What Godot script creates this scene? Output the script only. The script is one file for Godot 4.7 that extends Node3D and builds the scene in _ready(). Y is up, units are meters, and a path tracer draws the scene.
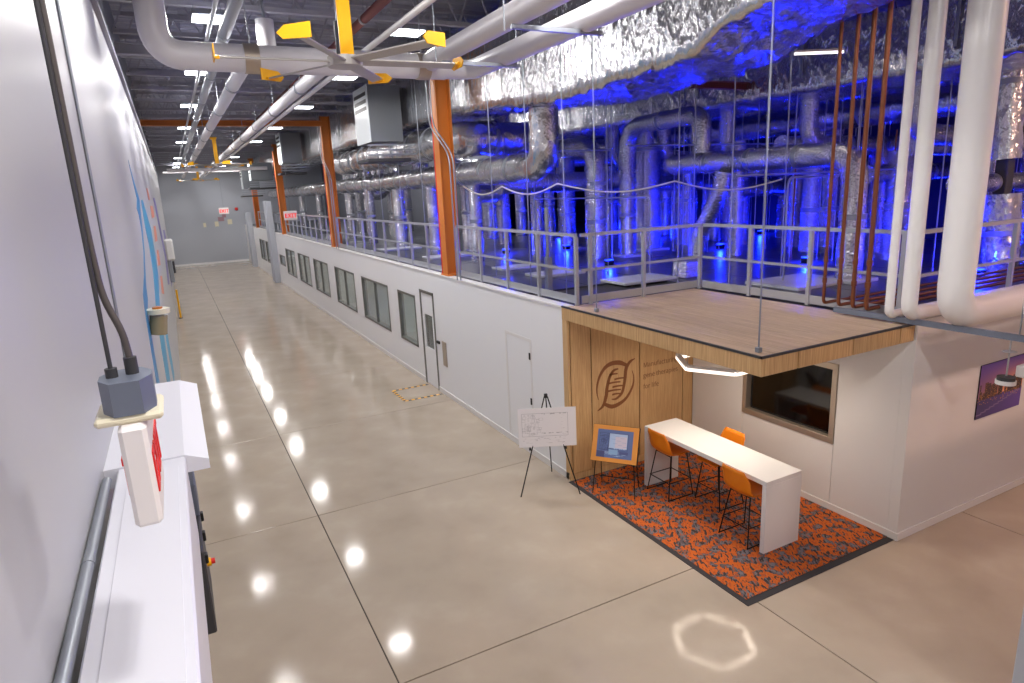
extends Node3D

const DECK := 2.62
const CEIL := 7.6
const WALL_X := 4.7
const LEFT_X := -0.36

var M := {}
var used := {}
var rng := RandomNumberGenerator.new()
var warp := FastNoiseLite.new()

# ---------------------------------------------------------------- helpers
func V(x: float, y: float, z: float) -> Vector3:
	return Vector3(x, y, z)

func numbered(called: String) -> String:
	var n: int = used.get(called, 0)
	used[called] = n + 1
	return called if n == 0 else "%s_%03d" % [called, n]

func new_st() -> SurfaceTool:
	var s := SurfaceTool.new()
	s.begin(Mesh.PRIMITIVE_TRIANGLES)
	return s

# a triangle whose front looks away from the point "inside"
func tri(st: SurfaceTool, a: Vector3, b: Vector3, c: Vector3, inside: Vector3) -> void:
	var n := (b - a).cross(c - a)
	if n.dot((a + b + c) / 3.0 - inside) > 0.0:
		st.add_vertex(a); st.add_vertex(c); st.add_vertex(b)
	else:
		st.add_vertex(a); st.add_vertex(b); st.add_vertex(c)

func quad(st: SurfaceTool, a: Vector3, b: Vector3, c: Vector3, d: Vector3, inside: Vector3) -> void:
	tri(st, a, b, c, inside)
	tri(st, a, c, d, inside)

func box(st: SurfaceTool, c: Vector3, s: Vector3, bev := 0.0, turn := Basis.IDENTITY) -> void:
	st.set_smooth_group(-1)
	var h := s * 0.5
	var i := h - Vector3.ONE * bev
	var at := func(x: float, y: float, z: float) -> Vector3: return c + turn * Vector3(x, y, z)
	for k in [-1.0, 1.0]:
		quad(st, at.call(k * h.x, -i.y, -i.z), at.call(k * h.x, i.y, -i.z), at.call(k * h.x, i.y, i.z), at.call(k * h.x, -i.y, i.z), c)
		quad(st, at.call(-i.x, k * h.y, -i.z), at.call(i.x, k * h.y, -i.z), at.call(i.x, k * h.y, i.z), at.call(-i.x, k * h.y, i.z), c)
		quad(st, at.call(-i.x, -i.y, k * h.z), at.call(i.x, -i.y, k * h.z), at.call(i.x, i.y, k * h.z), at.call(-i.x, i.y, k * h.z), c)
	if bev <= 0.0:
		return
	for a in [-1.0, 1.0]:
		for b in [-1.0, 1.0]:
			quad(st, at.call(a * h.x, b * i.y, -i.z), at.call(a * i.x, b * h.y, -i.z), at.call(a * i.x, b * h.y, i.z), at.call(a * h.x, b * i.y, i.z), c)
			quad(st, at.call(a * h.x, -i.y, b * i.z), at.call(a * i.x, -i.y, b * h.z), at.call(a * i.x, i.y, b * h.z), at.call(a * h.x, i.y, b * i.z), c)
			quad(st, at.call(-i.x, a * h.y, b * i.z), at.call(-i.x, a * i.y, b * h.z), at.call(i.x, a * i.y, b * h.z), at.call(i.x, a * h.y, b * i.z), c)
			for k in [-1.0, 1.0]:
				tri(st, at.call(a * h.x, b * i.y, k * i.z), at.call(a * i.x, b * h.y, k * i.z), at.call(a * i.x, b * i.y, k * h.z), c)

# box from corner to corner
func bx(st: SurfaceTool, x0: float, x1: float, y0: float, y1: float, z0: float, z1: float, bev := 0.0) -> void:
	box(st, V((x0 + x1) / 2, (y0 + y1) / 2, (z0 + z1) / 2), V(absf(x1 - x0), absf(y1 - y0), absf(z1 - z0)), bev)

func bar(st: SurfaceTool, a: Vector3, b: Vector3, w: float, h: float) -> void:
	var d := (b - a).normalized()
	var up := Vector3.UP if absf(d.y) < 0.95 else Vector3.RIGHT
	var s := d.cross(up).normalized()
	box(st, (a + b) / 2, V(w, h, (b - a).length()), 0.0, Basis(s, (-d).cross(s), -d))

func rounded(p: Array, r: float, steps := 6) -> Array:
	var out := [p[0]]
	for k in range(1, p.size() - 1):
		var a: Vector3 = p[k - 1]; var b: Vector3 = p[k]; var c: Vector3 = p[k + 1]
		var u := (a - b).normalized(); var v := (c - b).normalized()
		var t := minf(r, minf((a - b).length(), (c - b).length()) * 0.48)
		for s in steps + 1:
			var f := float(s) / steps
			var q0 := b + u * t * (1.0 - f); var q1 := b + v * t * f
			out.append(q0.lerp(q1, f))
	out.append(p[p.size() - 1])
	return out

func dense(p: Array, step: float) -> Array:
	var out := [p[0]]
	for k in range(1, p.size()):
		var a: Vector3 = p[k - 1]; var b: Vector3 = p[k]
		var n := maxi(1, int(ceil((b - a).length() / step)))
		for s in range(1, n + 1):
			out.append(a.lerp(b, float(s) / n))
	return out

func tube(st: SurfaceTool, p: Array, r: float, sides := 10, rough := 0.0, caps := true) -> void:
	var n := p.size()
	var rings := []
	var d: Vector3 = (p[1] - p[0]).normalized()
	var s := d.cross(Vector3.UP if absf(d.y) < 0.9 else Vector3.RIGHT).normalized()
	for k in n:
		var t: Vector3
		if k == 0: t = d
		elif k == n - 1: t = (p[k] - p[k - 1]).normalized()
		else: t = (p[k + 1] - p[k - 1]).normalized()
		s = (s - t * s.dot(t)).normalized()
		var u := t.cross(s)
		var ring := []
		for j in sides:
			var a := TAU * j / sides
			var rr := r
			if rough > 0.0:
				var q: Vector3 = p[k] + (s * cos(a) + u * sin(a)) * r
				rr += rough * warp.get_noise_3dv(q * 9.0) * 1.3 + rough * warp.get_noise_3dv(q * 2.5)
			ring.append(p[k] + (s * cos(a) + u * sin(a)) * rr)
		rings.append(ring)
	st.set_smooth_group(0)
	for k in n - 1:
		var m: Vector3 = (p[k] + p[k + 1]) / 2
		for j in sides:
			var jj := (j + 1) % sides
			quad(st, rings[k][j], rings[k][jj], rings[k + 1][jj], rings[k + 1][j], m)
	if caps:
		st.set_smooth_group(-1)
		for e in [0, n - 1]:
			var inner: Vector3 = p[1] if e == 0 else p[n - 2]
			for j in sides:
				tri(st, p[e], rings[e][j], rings[e][(j + 1) % sides], inner)

func cyl(st: SurfaceTool, a: Vector3, b: Vector3, r: float, sides := 10) -> void:
	tube(st, [a, b], r, sides)

# extruded convex or concave outline in a plane: o + u*x + v*y, thickness along n
func prism(st: SurfaceTool, outline: PackedVector2Array, o: Vector3, u: Vector3, v: Vector3, n: Vector3, th: float) -> void:
	st.set_smooth_group(-1)
	var ix := Geometry2D.triangulate_polygon(outline)
	var mid := o + n * th * 0.5
	for k in range(0, ix.size(), 3):
		var a := outline[ix[k]]; var b := outline[ix[k + 1]]; var c := outline[ix[k + 2]]
		for side in [0.0, 1.0]:
			var z: Vector3 = o + n * th * side
			var back: Vector3 = z + n * (1.0 if side == 0.0 else -1.0)
			var pa := z + u * a.x + v * a.y
			tri(st, pa, z + u * b.x + v * b.y, z + u * c.x + v * c.y, pa + (back - z))
	var m := outline.size()
	var ccw := not Geometry2D.is_polygon_clockwise(outline)
	for k in m:
		var a := outline[k]; var b := outline[(k + 1) % m]
		var e := (b - a)
		var out2 := Vector2(e.y, -e.x) * (1.0 if ccw else -1.0)
		var p0 := o + u * a.x + v * a.y; var p1 := o + u * b.x + v * b.y
		quad(st, p0, p1, p1 + n * th, p0 + n * th, p0 - u * out2.x - v * out2.y)

# a ribbon of varying width as an outline
func ribbon(line: Array, widths: Array) -> PackedVector2Array:
	var c := Curve2D.new()
	var n := line.size()
	for k in n:
		var a: Vector2 = line[maxi(k - 1, 0)]; var b: Vector2 = line[mini(k + 1, n - 1)]
		var t := (b - a) / 6.0
		c.add_point(line[k], -t, t)
	var left := []; var right := []
	var steps := (n - 1) * 5
	for s in steps + 1:
		var f := float(s) / steps * (n - 1)
		var k := mini(int(f), n - 2)
		var p := c.sample(k, f - k)
		var q := c.sample(k, minf(f - k + 0.02, 1.0)) - c.sample(k, maxf(f - k - 0.02, 0.0))
		var w: float = lerpf(widths[k], widths[k + 1], f - k) * 0.5
		var nn := Vector2(-q.y, q.x).normalized() * w
		left.append(p + nn); right.append(p - nn)
	right.reverse()
	return PackedVector2Array(left + right)

func part(called: String, st: SurfaceTool, mat: Material, parent: Node3D) -> MeshInstance3D:
	st.generate_normals()
	var o := MeshInstance3D.new()
	o.name = called
	o.mesh = st.commit()
	o.material_override = mat
	parent.add_child(o, true)
	return o

func meshed(called: String, mesh: Mesh, mat: Material, parent: Node3D, at := Vector3.ZERO) -> MeshInstance3D:
	var o := MeshInstance3D.new()
	o.name = called
	o.mesh = mesh
	o.material_override = mat
	o.position = at
	parent.add_child(o, true)
	return o

func tag(o: Node3D, label: String, category: String, group := "") -> void:
	o.set_meta("label", label)
	o.set_meta("category", category)
	if group != "":
		o.set_meta("group", group)

func thing(called: String, label: String, category: String, at := Vector3.ZERO, turn := 0.0, group := "") -> Node3D:
	var o := Node3D.new()
	o.name = numbered(called)
	add_child(o, true)
	o.position = at
	o.rotation.y = turn
	tag(o, label, category, group)
	return o

# a thing of one mesh
func single(called: String, st: SurfaceTool, mat: Material, label: String, category: String, group := "") -> MeshInstance3D:
	var o := part(numbered(called), st, mat, self)
	tag(o, label, category, group)
	return o

func struct_node(called: String, label := "") -> Node3D:
	var o := Node3D.new()
	o.name = called
	add_child(o, true)
	o.set_meta("kind", "structure")
	if label != "": o.set_meta("label", label)
	return o

func struct(called: String, st: SurfaceTool, mat: Material, label := "") -> MeshInstance3D:
	var o := part(called, st, mat, self)
	o.set_meta("kind", "structure")
	if label != "": o.set_meta("label", label)
	return o

func copy(o: Node3D, called: String, at: Vector3, label := "") -> Node3D:
	var c: Node3D = o.duplicate()
	c.name = numbered(called)
	add_child(c, true)
	c.position = at
	if label != "": c.set_meta("label", label)
	return c

# ---------------------------------------------------------------- materials
func mat(called: String, color: Color, rough := 0.6, metal := 0.0) -> StandardMaterial3D:
	var m := StandardMaterial3D.new()
	m.resource_name = called
	m.albedo_color = color
	m.roughness = rough
	m.metallic = metal
	M[called] = m
	return m

func noise_img(size: int, freq: float, seed_: int, octaves := 4, kind := FastNoiseLite.FRACTAL_FBM) -> Image:
	var n := FastNoiseLite.new()
	n.seed = seed_
	n.noise_type = FastNoiseLite.TYPE_SIMPLEX_SMOOTH
	n.fractal_type = kind
	n.fractal_octaves = octaves
	n.frequency = freq
	var im := n.get_seamless_image(size, size)
	im.convert(Image.FORMAT_RGB8)
	return im

func tex(im: Image) -> ImageTexture:
	im.generate_mipmaps()
	return ImageTexture.create_from_image(im)

func ramp_img(im: Image, stops: Array) -> Image:
	var out := Image.create(im.get_width(), im.get_height(), false, Image.FORMAT_RGB8)
	var g := Gradient.new()
	g.offsets = PackedFloat32Array(stops.map(func(s): return s[0]))
	g.colors = PackedColorArray(stops.map(func(s): return s[1]))
	for y in im.get_height():
		for x in im.get_width():
			out.set_pixel(x, y, g.sample(im.get_pixel(x, y).r))
	return out

func tri_map(m: StandardMaterial3D, scale_: float) -> void:
	m.uv1_triplanar = true
	m.uv1_world_triplanar = true
	m.uv1_scale = Vector3.ONE * scale_

func normal_from(im: Image, strength: float) -> ImageTexture:
	var b: Image = im.duplicate()
	b.bump_map_to_normal_map(strength)
	return tex(b)

# long sharp folds with finer crinkles between them
func folds() -> Image:
	var a := noise_img(512, 0.005, 51, 2, FastNoiseLite.FRACTAL_RIDGED)
	var b := noise_img(512, 0.014, 62, 3, FastNoiseLite.FRACTAL_RIDGED)
	var c := noise_img(512, 0.05, 73, 2)
	var out := Image.create(512, 512, false, Image.FORMAT_RGB8)
	for y in 512:
		for x in 512:
			var v := pow(a.get_pixel(x, y).r, 2.0) * 0.6 + b.get_pixel(x, y).r * 0.28 + c.get_pixel(x, y).r * 0.05
			out.set_pixel(x, y, Color(v, v, v))
	return out

func wood_img(base: Color, dark: Color, seed_: int) -> Image:
	var im := Image.create(512, 512, false, Image.FORMAT_RGB8)
	var a := FastNoiseLite.new(); a.seed = seed_; a.frequency = 1.0; a.fractal_octaves = 2
	var b := FastNoiseLite.new(); b.seed = seed_ + 7; b.frequency = 1.0; b.fractal_octaves = 3
	for y in 512:
		for x in 512:
			var tx := TAU * x / 512.0; var ty := TAU * y / 512.0
			var v := a.get_noise_3d(cos(tx) * 14.0, sin(tx) * 14.0, cos(ty) * 0.5) * 0.55
			v += b.get_noise_3d(cos(tx) * 42.0, sin(tx) * 42.0, sin(ty) * 1.0) * 0.6
			im.set_pixel(x, y, base.lerp(dark, clampf(0.45 + v, 0.0, 1.0)))
	return im

func make_materials() -> void:
	mat("white_wall", Color(0.91, 0.91, 0.915), 0.42)
	mat("panel_white", Color(0.88, 0.87, 0.86), 0.3)
	mat("left_wall_paint", Color(0.71, 0.71, 0.72), 0.4)
	mat("grey_wall", Color(0.70, 0.715, 0.75), 0.6)
	mat("upper_grey", Color(0.42, 0.43, 0.47), 0.7)
	mat("dark_wall", Color(0.17, 0.17, 0.19), 0.8)
	mat("deck_steel", Color(0.62, 0.63, 0.68), 0.55, 0.2)
	mat("joist_paint", Color(0.62, 0.62, 0.66), 0.6)
	mat("orange_steel", Color(0.79, 0.45, 0.14), 0.45)
	mat("red_primer", Color(0.42, 0.17, 0.14), 0.6)
	mat("alu", Color(0.72, 0.73, 0.75), 0.35, 0.6)
	mat("conduit_brown", Color(0.36, 0.34, 0.33), 0.45, 0.4)
	mat("galv", Color(0.62, 0.64, 0.67), 0.4, 0.7)
	mat("steel", Color(0.74, 0.69, 0.63), 0.42, 0.75)
	mat("frame_grey", Color(0.42, 0.41, 0.39), 0.45, 0.3)
	mat("deck_panel", Color(0.25, 0.26, 0.30), 0.28)
	mat("plate_white", Color(0.70, 0.71, 0.74), 0.4)
	mat("joint", Color(0.28, 0.26, 0.24), 0.9)
	mat("pvc", Color(0.90, 0.89, 0.88), 0.32)
	mat("insulation_white", Color(0.86, 0.85, 0.86), 0.4)
	mat("black_metal", Color(0.05, 0.05, 0.055), 0.4, 0.3)
	mat("black_plastic", Color(0.06, 0.06, 0.065), 0.5)
	mat("dark_grey", Color(0.22, 0.22, 0.23), 0.5)
	mat("blue_grey", Color(0.45, 0.48, 0.54), 0.45, 0.3)
	mat("yellow", Color(0.96, 0.70, 0.02), 0.4)
	mat("fan_grey", Color(0.72, 0.70, 0.68), 0.4, 0.3)
	mat("stool_orange", Color(0.90, 0.51, 0.06), 0.38)
	mat("table_white", Color(0.88, 0.875, 0.87), 0.35)
	mat("rug_edge", Color(0.20, 0.19, 0.20), 0.85)
	mat("logo_brown", Color(0.53, 0.33, 0.19), 0.6)
	mat("text_brown", Color(0.56, 0.39, 0.25), 0.6)
	mat("lacquer_orange", Color(0.84, 0.56, 0.24), 0.4)
	mat("diffuser_lit", Color(0.84, 0.87, 0.88), 0.4)  # paler than the body: hall light on that side put into the colour
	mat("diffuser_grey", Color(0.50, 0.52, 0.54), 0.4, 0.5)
	mat("red_paint", Color(0.85, 0.12, 0.10), 0.5)
	mat("lab_wall", Color(0.66, 0.68, 0.66), 0.5)
	mat("lab_floor", Color(0.55, 0.56, 0.55), 0.3)
	mat("machine_white", Color(0.87, 0.87, 0.90), 0.38)
	mat("paint_blue", Color(0.10, 0.50, 0.72), 0.4)
	mat("paint_teal", Color(0.16, 0.58, 0.74), 0.4)
	mat("paint_orange", Color(0.86, 0.52, 0.40), 0.4)
	mat("paint_purple", Color(0.42, 0.38, 0.66), 0.4)
	mat("amber", Color(0.78, 0.45, 0.12), 0.3)
	mat("cream", Color(0.90, 0.87, 0.76), 0.4)
	mat("smoked", Color(0.60, 0.55, 0.42), 0.25)

	var c: StandardMaterial3D = mat("copper", Color(0.56, 0.35, 0.25), 0.34, 0.8)
	c.metallic_specular = 0.5

	var conc := noise_img(512, 0.008, 11, 6)
	var m := mat("concrete", Color.WHITE, 0.13)
	m.albedo_texture = tex(ramp_img(conc, [[0.0, Color(0.662, 0.61, 0.548)], [0.4, Color(0.69, 0.638, 0.574)], [0.65, Color(0.70, 0.648, 0.584)], [1.0, Color(0.728, 0.68, 0.618)]]))
	m.roughness_texture = tex(ramp_img(noise_img(256, 0.02, 5, 4), [[0.0, Color(0.75, 0.75, 0.75)], [1.0, Color(1, 1, 1)]]))
	m.roughness = 0.11
	m.metallic_specular = 0.22
	tri_map(m, 0.22)

	var crink := noise_img(512, 0.018, 23, 5, FastNoiseLite.FRACTAL_RIDGED)
	m = mat("foil", Color(0.82, 0.82, 0.83), 0.22, 0.96)
	m.normal_enabled = true
	m.normal_texture = normal_from(folds(), 12.0)
	m.normal_scale = 1.0
	tri_map(m, 0.5)
	m.uv1_scale = V(1.1, 0.48, 1.5)
	m = mat("foil_smooth", Color(0.82, 0.82, 0.83), 0.18, 0.96)
	m.normal_enabled = true
	m.normal_texture = normal_from(crink, 10.0)
	tri_map(m, 1.3)

	m = mat("wood_wall", Color.WHITE, 0.45)
	m.albedo_texture = tex(wood_img(Color(0.86, 0.72, 0.52), Color(0.73, 0.56, 0.38), 3))
	tri_map(m, 0.8)
	m = mat("wood_fascia", Color.WHITE, 0.4)
	m.albedo_texture = tex(wood_img(Color(0.84, 0.70, 0.51), Color(0.67, 0.51, 0.33), 9))
	tri_map(m, 0.7)
	m = mat("wood_deck", Color.WHITE, 0.5)
	m.albedo_texture = tex(wood_img(Color(0.84, 0.74, 0.62), Color(0.68, 0.57, 0.46), 14))
	tri_map(m, 0.6)

	# rug: orange pile with grey blotches
	var ra := noise_img(512, 0.019, 41, 5)
	var rb := noise_img(512, 0.034, 77, 4)
	var rug := Image.create(512, 512, false, Image.FORMAT_RGB8)
	var sp := RandomNumberGenerator.new(); sp.seed = 4
	for y in 512:
		for x in 512:
			var p := ra.get_pixel(x, y).r
			var q := rb.get_pixel((x * 2 + y) % 512, y).r
			var col := Color(0.84, 0.39, 0.06)
			if p > 0.52: col = Color(0.36, 0.34, 0.36)
			if p > 0.66: col = Color(0.46, 0.45, 0.48)
			if q > 0.63: col = Color(0.22, 0.18, 0.18)
			if q < 0.30: col = Color(0.74, 0.32, 0.08)
			rug.set_pixel(x, y, col.lerp(Color(0.25, 0.2, 0.2), sp.randf() * 0.28))
	m = mat("rug", Color.WHITE, 0.95)
	m.albedo_texture = tex(rug)
	tri_map(m, 0.52)

	m = mat("glass", Color(0.85, 0.95, 0.95, 0.08), 0.03)
	m.transparency = BaseMaterial3D.TRANSPARENCY_ALPHA
	m = mat("smoked_glass", Color(0.30, 0.31, 0.30, 0.45), 0.05)
	m.transparency = BaseMaterial3D.TRANSPARENCY_ALPHA
	mat("patch_red", Color(0.66, 0.52, 0.56), 0.6)
	m = mat("screen_black", Color(0.012, 0.012, 0.014), 0.08)
	m = mat("lamp_white", Color(1, 1, 1), 0.4)
	m.emission_enabled = true; m.emission = Color(0.96, 0.98, 1.0); m.emission_energy_multiplier = 10.0
	m = mat("lamp_warm", Color(1, 1, 1), 0.4)
	m.emission_enabled = true; m.emission = Color(1.0, 0.82, 0.7); m.emission_energy_multiplier = 10.0
	m = mat("lamp_tube", Color(1, 1, 1), 0.4)
	m.emission_enabled = true; m.emission = Color(1.0, 0.96, 0.92); m.emission_energy_multiplier = 2.0
	m = mat("lamp_hex", Color(1, 1, 1), 0.4)
	m.emission_enabled = true; m.emission = Color(1.0, 0.93, 0.86); m.emission_energy_multiplier = 1.5
	m = mat("lamp_blue", Color(0.2, 0.3, 1), 0.4)
	m.emission_enabled = true; m.emission = Color(0.05, 0.15, 1.0); m.emission_energy_multiplier = 12.0
	m = mat("lamp_lab", Color(1, 1, 1), 0.4)
	m.emission_enabled = true; m.emission = Color(0.92, 0.98, 1.0); m.emission_energy_multiplier = 3.0
	m = mat("exit_white", Color(0.95, 0.93, 0.92), 0.4)
	m = mat("exit_red", Color(0.9, 0.1, 0.08), 0.4)
	m.emission_enabled = true; m.emission = Color(1.0, 0.16, 0.12); m.emission_energy_multiplier = 0.7

# ---------------------------------------------------------------- scene
func _ready() -> void:
	rng.seed = 20
	warp.seed = 6
	warp.frequency = 0.5
	var cam := Camera3D.new()
	cam.name = "camera"
	add_child(cam)
	cam.transform = Transform3D(Basis(V(0.88488, -0.04593, 0.46355), V(0.14681, 0.97191, -0.18394), V(-0.44208, 0.23081, 0.86677)), V(0, 4.25, 0))
	cam.fov = 55.93
	cam.near = 0.02
	cam.far = 200.0
	cam.current = true

	var env := Environment.new()
	env.background_mode = Environment.BG_COLOR
	env.background_color = Color(0, 0, 0)
	env.tonemap_mode = Environment.TONE_MAPPER_LINEAR
	env.tonemap_exposure = 1.17
	env.sdfgi_enabled = true
	env.ssao_enabled = true
	env.ssil_enabled = true
	var we := WorldEnvironment.new()
	we.name = "world"
	we.environment = env
	add_child(we)

	make_materials()
	build_shell()
	build_ceiling()
	build_right_wall()
	build_mezzanine_deck()
	build_alcove()
	build_columns()
	build_lamps()
	build_railings()
	build_ducts()
	build_ceiling_pipes()
	build_pipe_rack()
	build_furniture()
	build_left_side()
	build_small_things()

func area(parent: Node3D, called: String, at: Vector3, size: Vector2, color: Color, energy: float, aim := Vector3.DOWN, along := Vector3.FORWARD) -> void:
	var l := AreaLight3D.new()
	l.name = called
	l.area_size = size
	l.light_color = color
	l.light_energy = energy
	l.shadow_enabled = true
	l.set("area_range", 60.0)
	parent.add_child(l, true)
	l.transform = Transform3D(Basis.looking_at(aim, along), at)

func omni(parent: Node3D, called: String, at: Vector3, size: float, color: Color, energy: float) -> void:
	var l := OmniLight3D.new()
	l.name = called
	l.light_size = size
	l.light_color = color
	l.light_energy = energy
	l.omni_range = 60.0
	l.omni_attenuation = 2.0
	l.shadow_enabled = true
	parent.add_child(l, true)
	l.position = at

func build_shell() -> void:
	# polished concrete in saw-cut slabs over a dark joint bed
	var fl := struct_node("floor", "polished beige concrete floor with thin saw-cut joints")
	var st := new_st()
	bx(st, -0.7, 16.2, -0.3, -0.012, -51.4, 8.2)
	part("joint_bed", st, M.joint, fl)
	var xs := [-0.6, 1.2, 4.77, 8.35, 11.93, 16.1]
	var zs := [8.0, 5.93, 2.33, -1.27, -4.87, -8.47]
	for k in 12: zs.append(-8.47 - 3.6 * (k + 1))
	for i in xs.size() - 1:
		for j in zs.size() - 1:
			if i >= 2 and zs[j + 1] < -8.6: continue
			st = new_st()
			bx(st, xs[i] + 0.006, xs[i + 1] - 0.006, -0.1, 0.0, zs[j + 1] + 0.006, zs[j] - 0.006, 0.003)
			part("slab", st, M.concrete, fl)
	# long left wall: white below, grey above
	st = new_st(); bx(st, LEFT_X - 0.2, LEFT_X, 0, 6.15, -51.2, 8)
	struct("wall_left", st, M.left_wall_paint, "long white left wall of the hall")
	st = new_st(); bx(st, LEFT_X - 0.2, LEFT_X - 0.02, 6.15, CEIL, -51.2, 8)
	struct("wall_left_upper", st, M.upper_grey, "grey band of wall above the white left wall")
	st = new_st(); bx(st, LEFT_X - 0.02, LEFT_X + 0.05, 6.13, 6.2, -51, 8)
	struct("trim_1", st, M.joist_paint, "grey steel angle along the top of the left wall")
	st = new_st(); bx(st, -0.6, 16.2, 0, CEIL, -51.2, -51.0)
	struct("wall_far", st, M.grey_wall, "blue grey end wall of the hall")
	st = new_st(); bx(st, LEFT_X, WALL_X, 0, 0.14, -51.0, -50.97)
	struct("baseboard_far", st, M.white_wall, "pale baseboard along the end wall")
	st = new_st(); bx(st, -0.6, 16.2, 0, CEIL, 8.0, 8.2)
	struct("wall_behind", st, M.white_wall)
	st = new_st(); bx(st, 16.0, 16.2, DECK - 0.2, CEIL, -51.2, -4.05)
	struct("wall_mezzanine_back", st, M.dark_wall, "dark wall behind the ductwork")
	st = new_st(); bx(st, 10.6, 10.75, DECK, CEIL, -51.0, -21.0)
	struct("wall_plant", st, M.upper_grey, "pale grey wall behind the far ducts")
	st = new_st(); bx(st, 16.0, 16.2, 0, CEIL, -4.05, 8.2)
	struct("wall_outer", st, M.white_wall)

func build_ceiling() -> void:
	var st := new_st()
	bx(st, -0.6, 16.2, CEIL + 0.1, CEIL + 0.3, -51.2, 8.2)
	var ce := struct("ceiling", st, M.deck_steel, "dark grey corrugated steel roof deck")
	# corrugation: ribs run across the hall
	st = new_st()
	st.set_smooth_group(-1)
	var z := 8.0
	while z > -51.0:
		var p := [[0.0, 0.075], [0.05, 0.0], [0.13, 0.0], [0.18, 0.075], [0.3, 0.075]]
		for k in 4:
			var a := V(-0.5, CEIL + p[k][1], z - p[k][0]); var b := V(16.1, CEIL + p[k][1], z - p[k][0])
			var c := V(16.1, CEIL + p[k + 1][1], z - p[k + 1][0]); var d := V(-0.5, CEIL + p[k + 1][1], z - p[k + 1][0])
			quad(st, a, b, c, d, (a + c) / 2 + V(0, 1, 0))
		z -= 0.3
	var rb := part("deck_ribs", st, M.deck_steel, ce)
	rb.set_meta("kind", "stuff")
	# open web joists across the hall
	var j := thing("roof_joist", "grey open-web steel roof joist spanning the hall", "joist", V(0, 6.85, 0), 0.0, "roof joists under the steel deck")
	st = new_st(); bx(st, -0.36, 16.0, 0.68, 0.75, -0.05, 0.05); part("top_chord", st, M.joist_paint, j)
	st = new_st(); bx(st, -0.36, 16.0, 0.0, 0.06, -0.05, 0.05); part("bottom_chord", st, M.joist_paint, j)
	st = new_st()
	for k in 26:
		var x := -0.36 + k * 0.62
		bar(st, V(x, 0.03, 0), V(x + 0.31, 0.7, 0), 0.025, 0.025)
		bar(st, V(x + 0.31, 0.7, 0), V(x + 0.62, 0.03, 0), 0.025, 0.025)
	part("web", st, M.joist_paint, j)
	j.position.z = -3.0
	for k in range(1, 26):
		copy(j, "roof_joist", V(0, 6.85, -3.0 - k * 1.85))
	for k in 3:
		copy(j, "roof_joist", V(0, 6.85, -1.15 + k * 1.85))
	# beams between the wall and the columns
	for b in [[-11.9, "joist_paint", "grey"], [-32.9, "joist_paint", "grey"], [-43.4, "joist_paint", "grey"], [-22.0, "orange_steel", "orange"]]:
		var y := 6.48
		var t := thing("cross_beam", "%s wide-flange beam crossing the hall to the steel column %s" % [b[2], {-11.9: "beside the guardrail corner bay", -32.9: "by the lit exit sign", -43.4: "at the far end", -22.0: "with the ceiling pipes above it"}[b[0]]], "beam", V(0, y, b[0]))
		st = new_st(); bx(st, LEFT_X, 4.74, 0.15, 0.165, -0.08, 0.08); part("flange", st, M[b[1]], t)
		st = new_st(); bx(st, LEFT_X, 4.74, 0.0, 0.015, -0.08, 0.08); part("flange", st, M[b[1]], t)
		st = new_st(); bx(st, LEFT_X, 4.74, 0.015, 0.15, -0.01, 0.01); part("web", st, M[b[1]], t)

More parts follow.
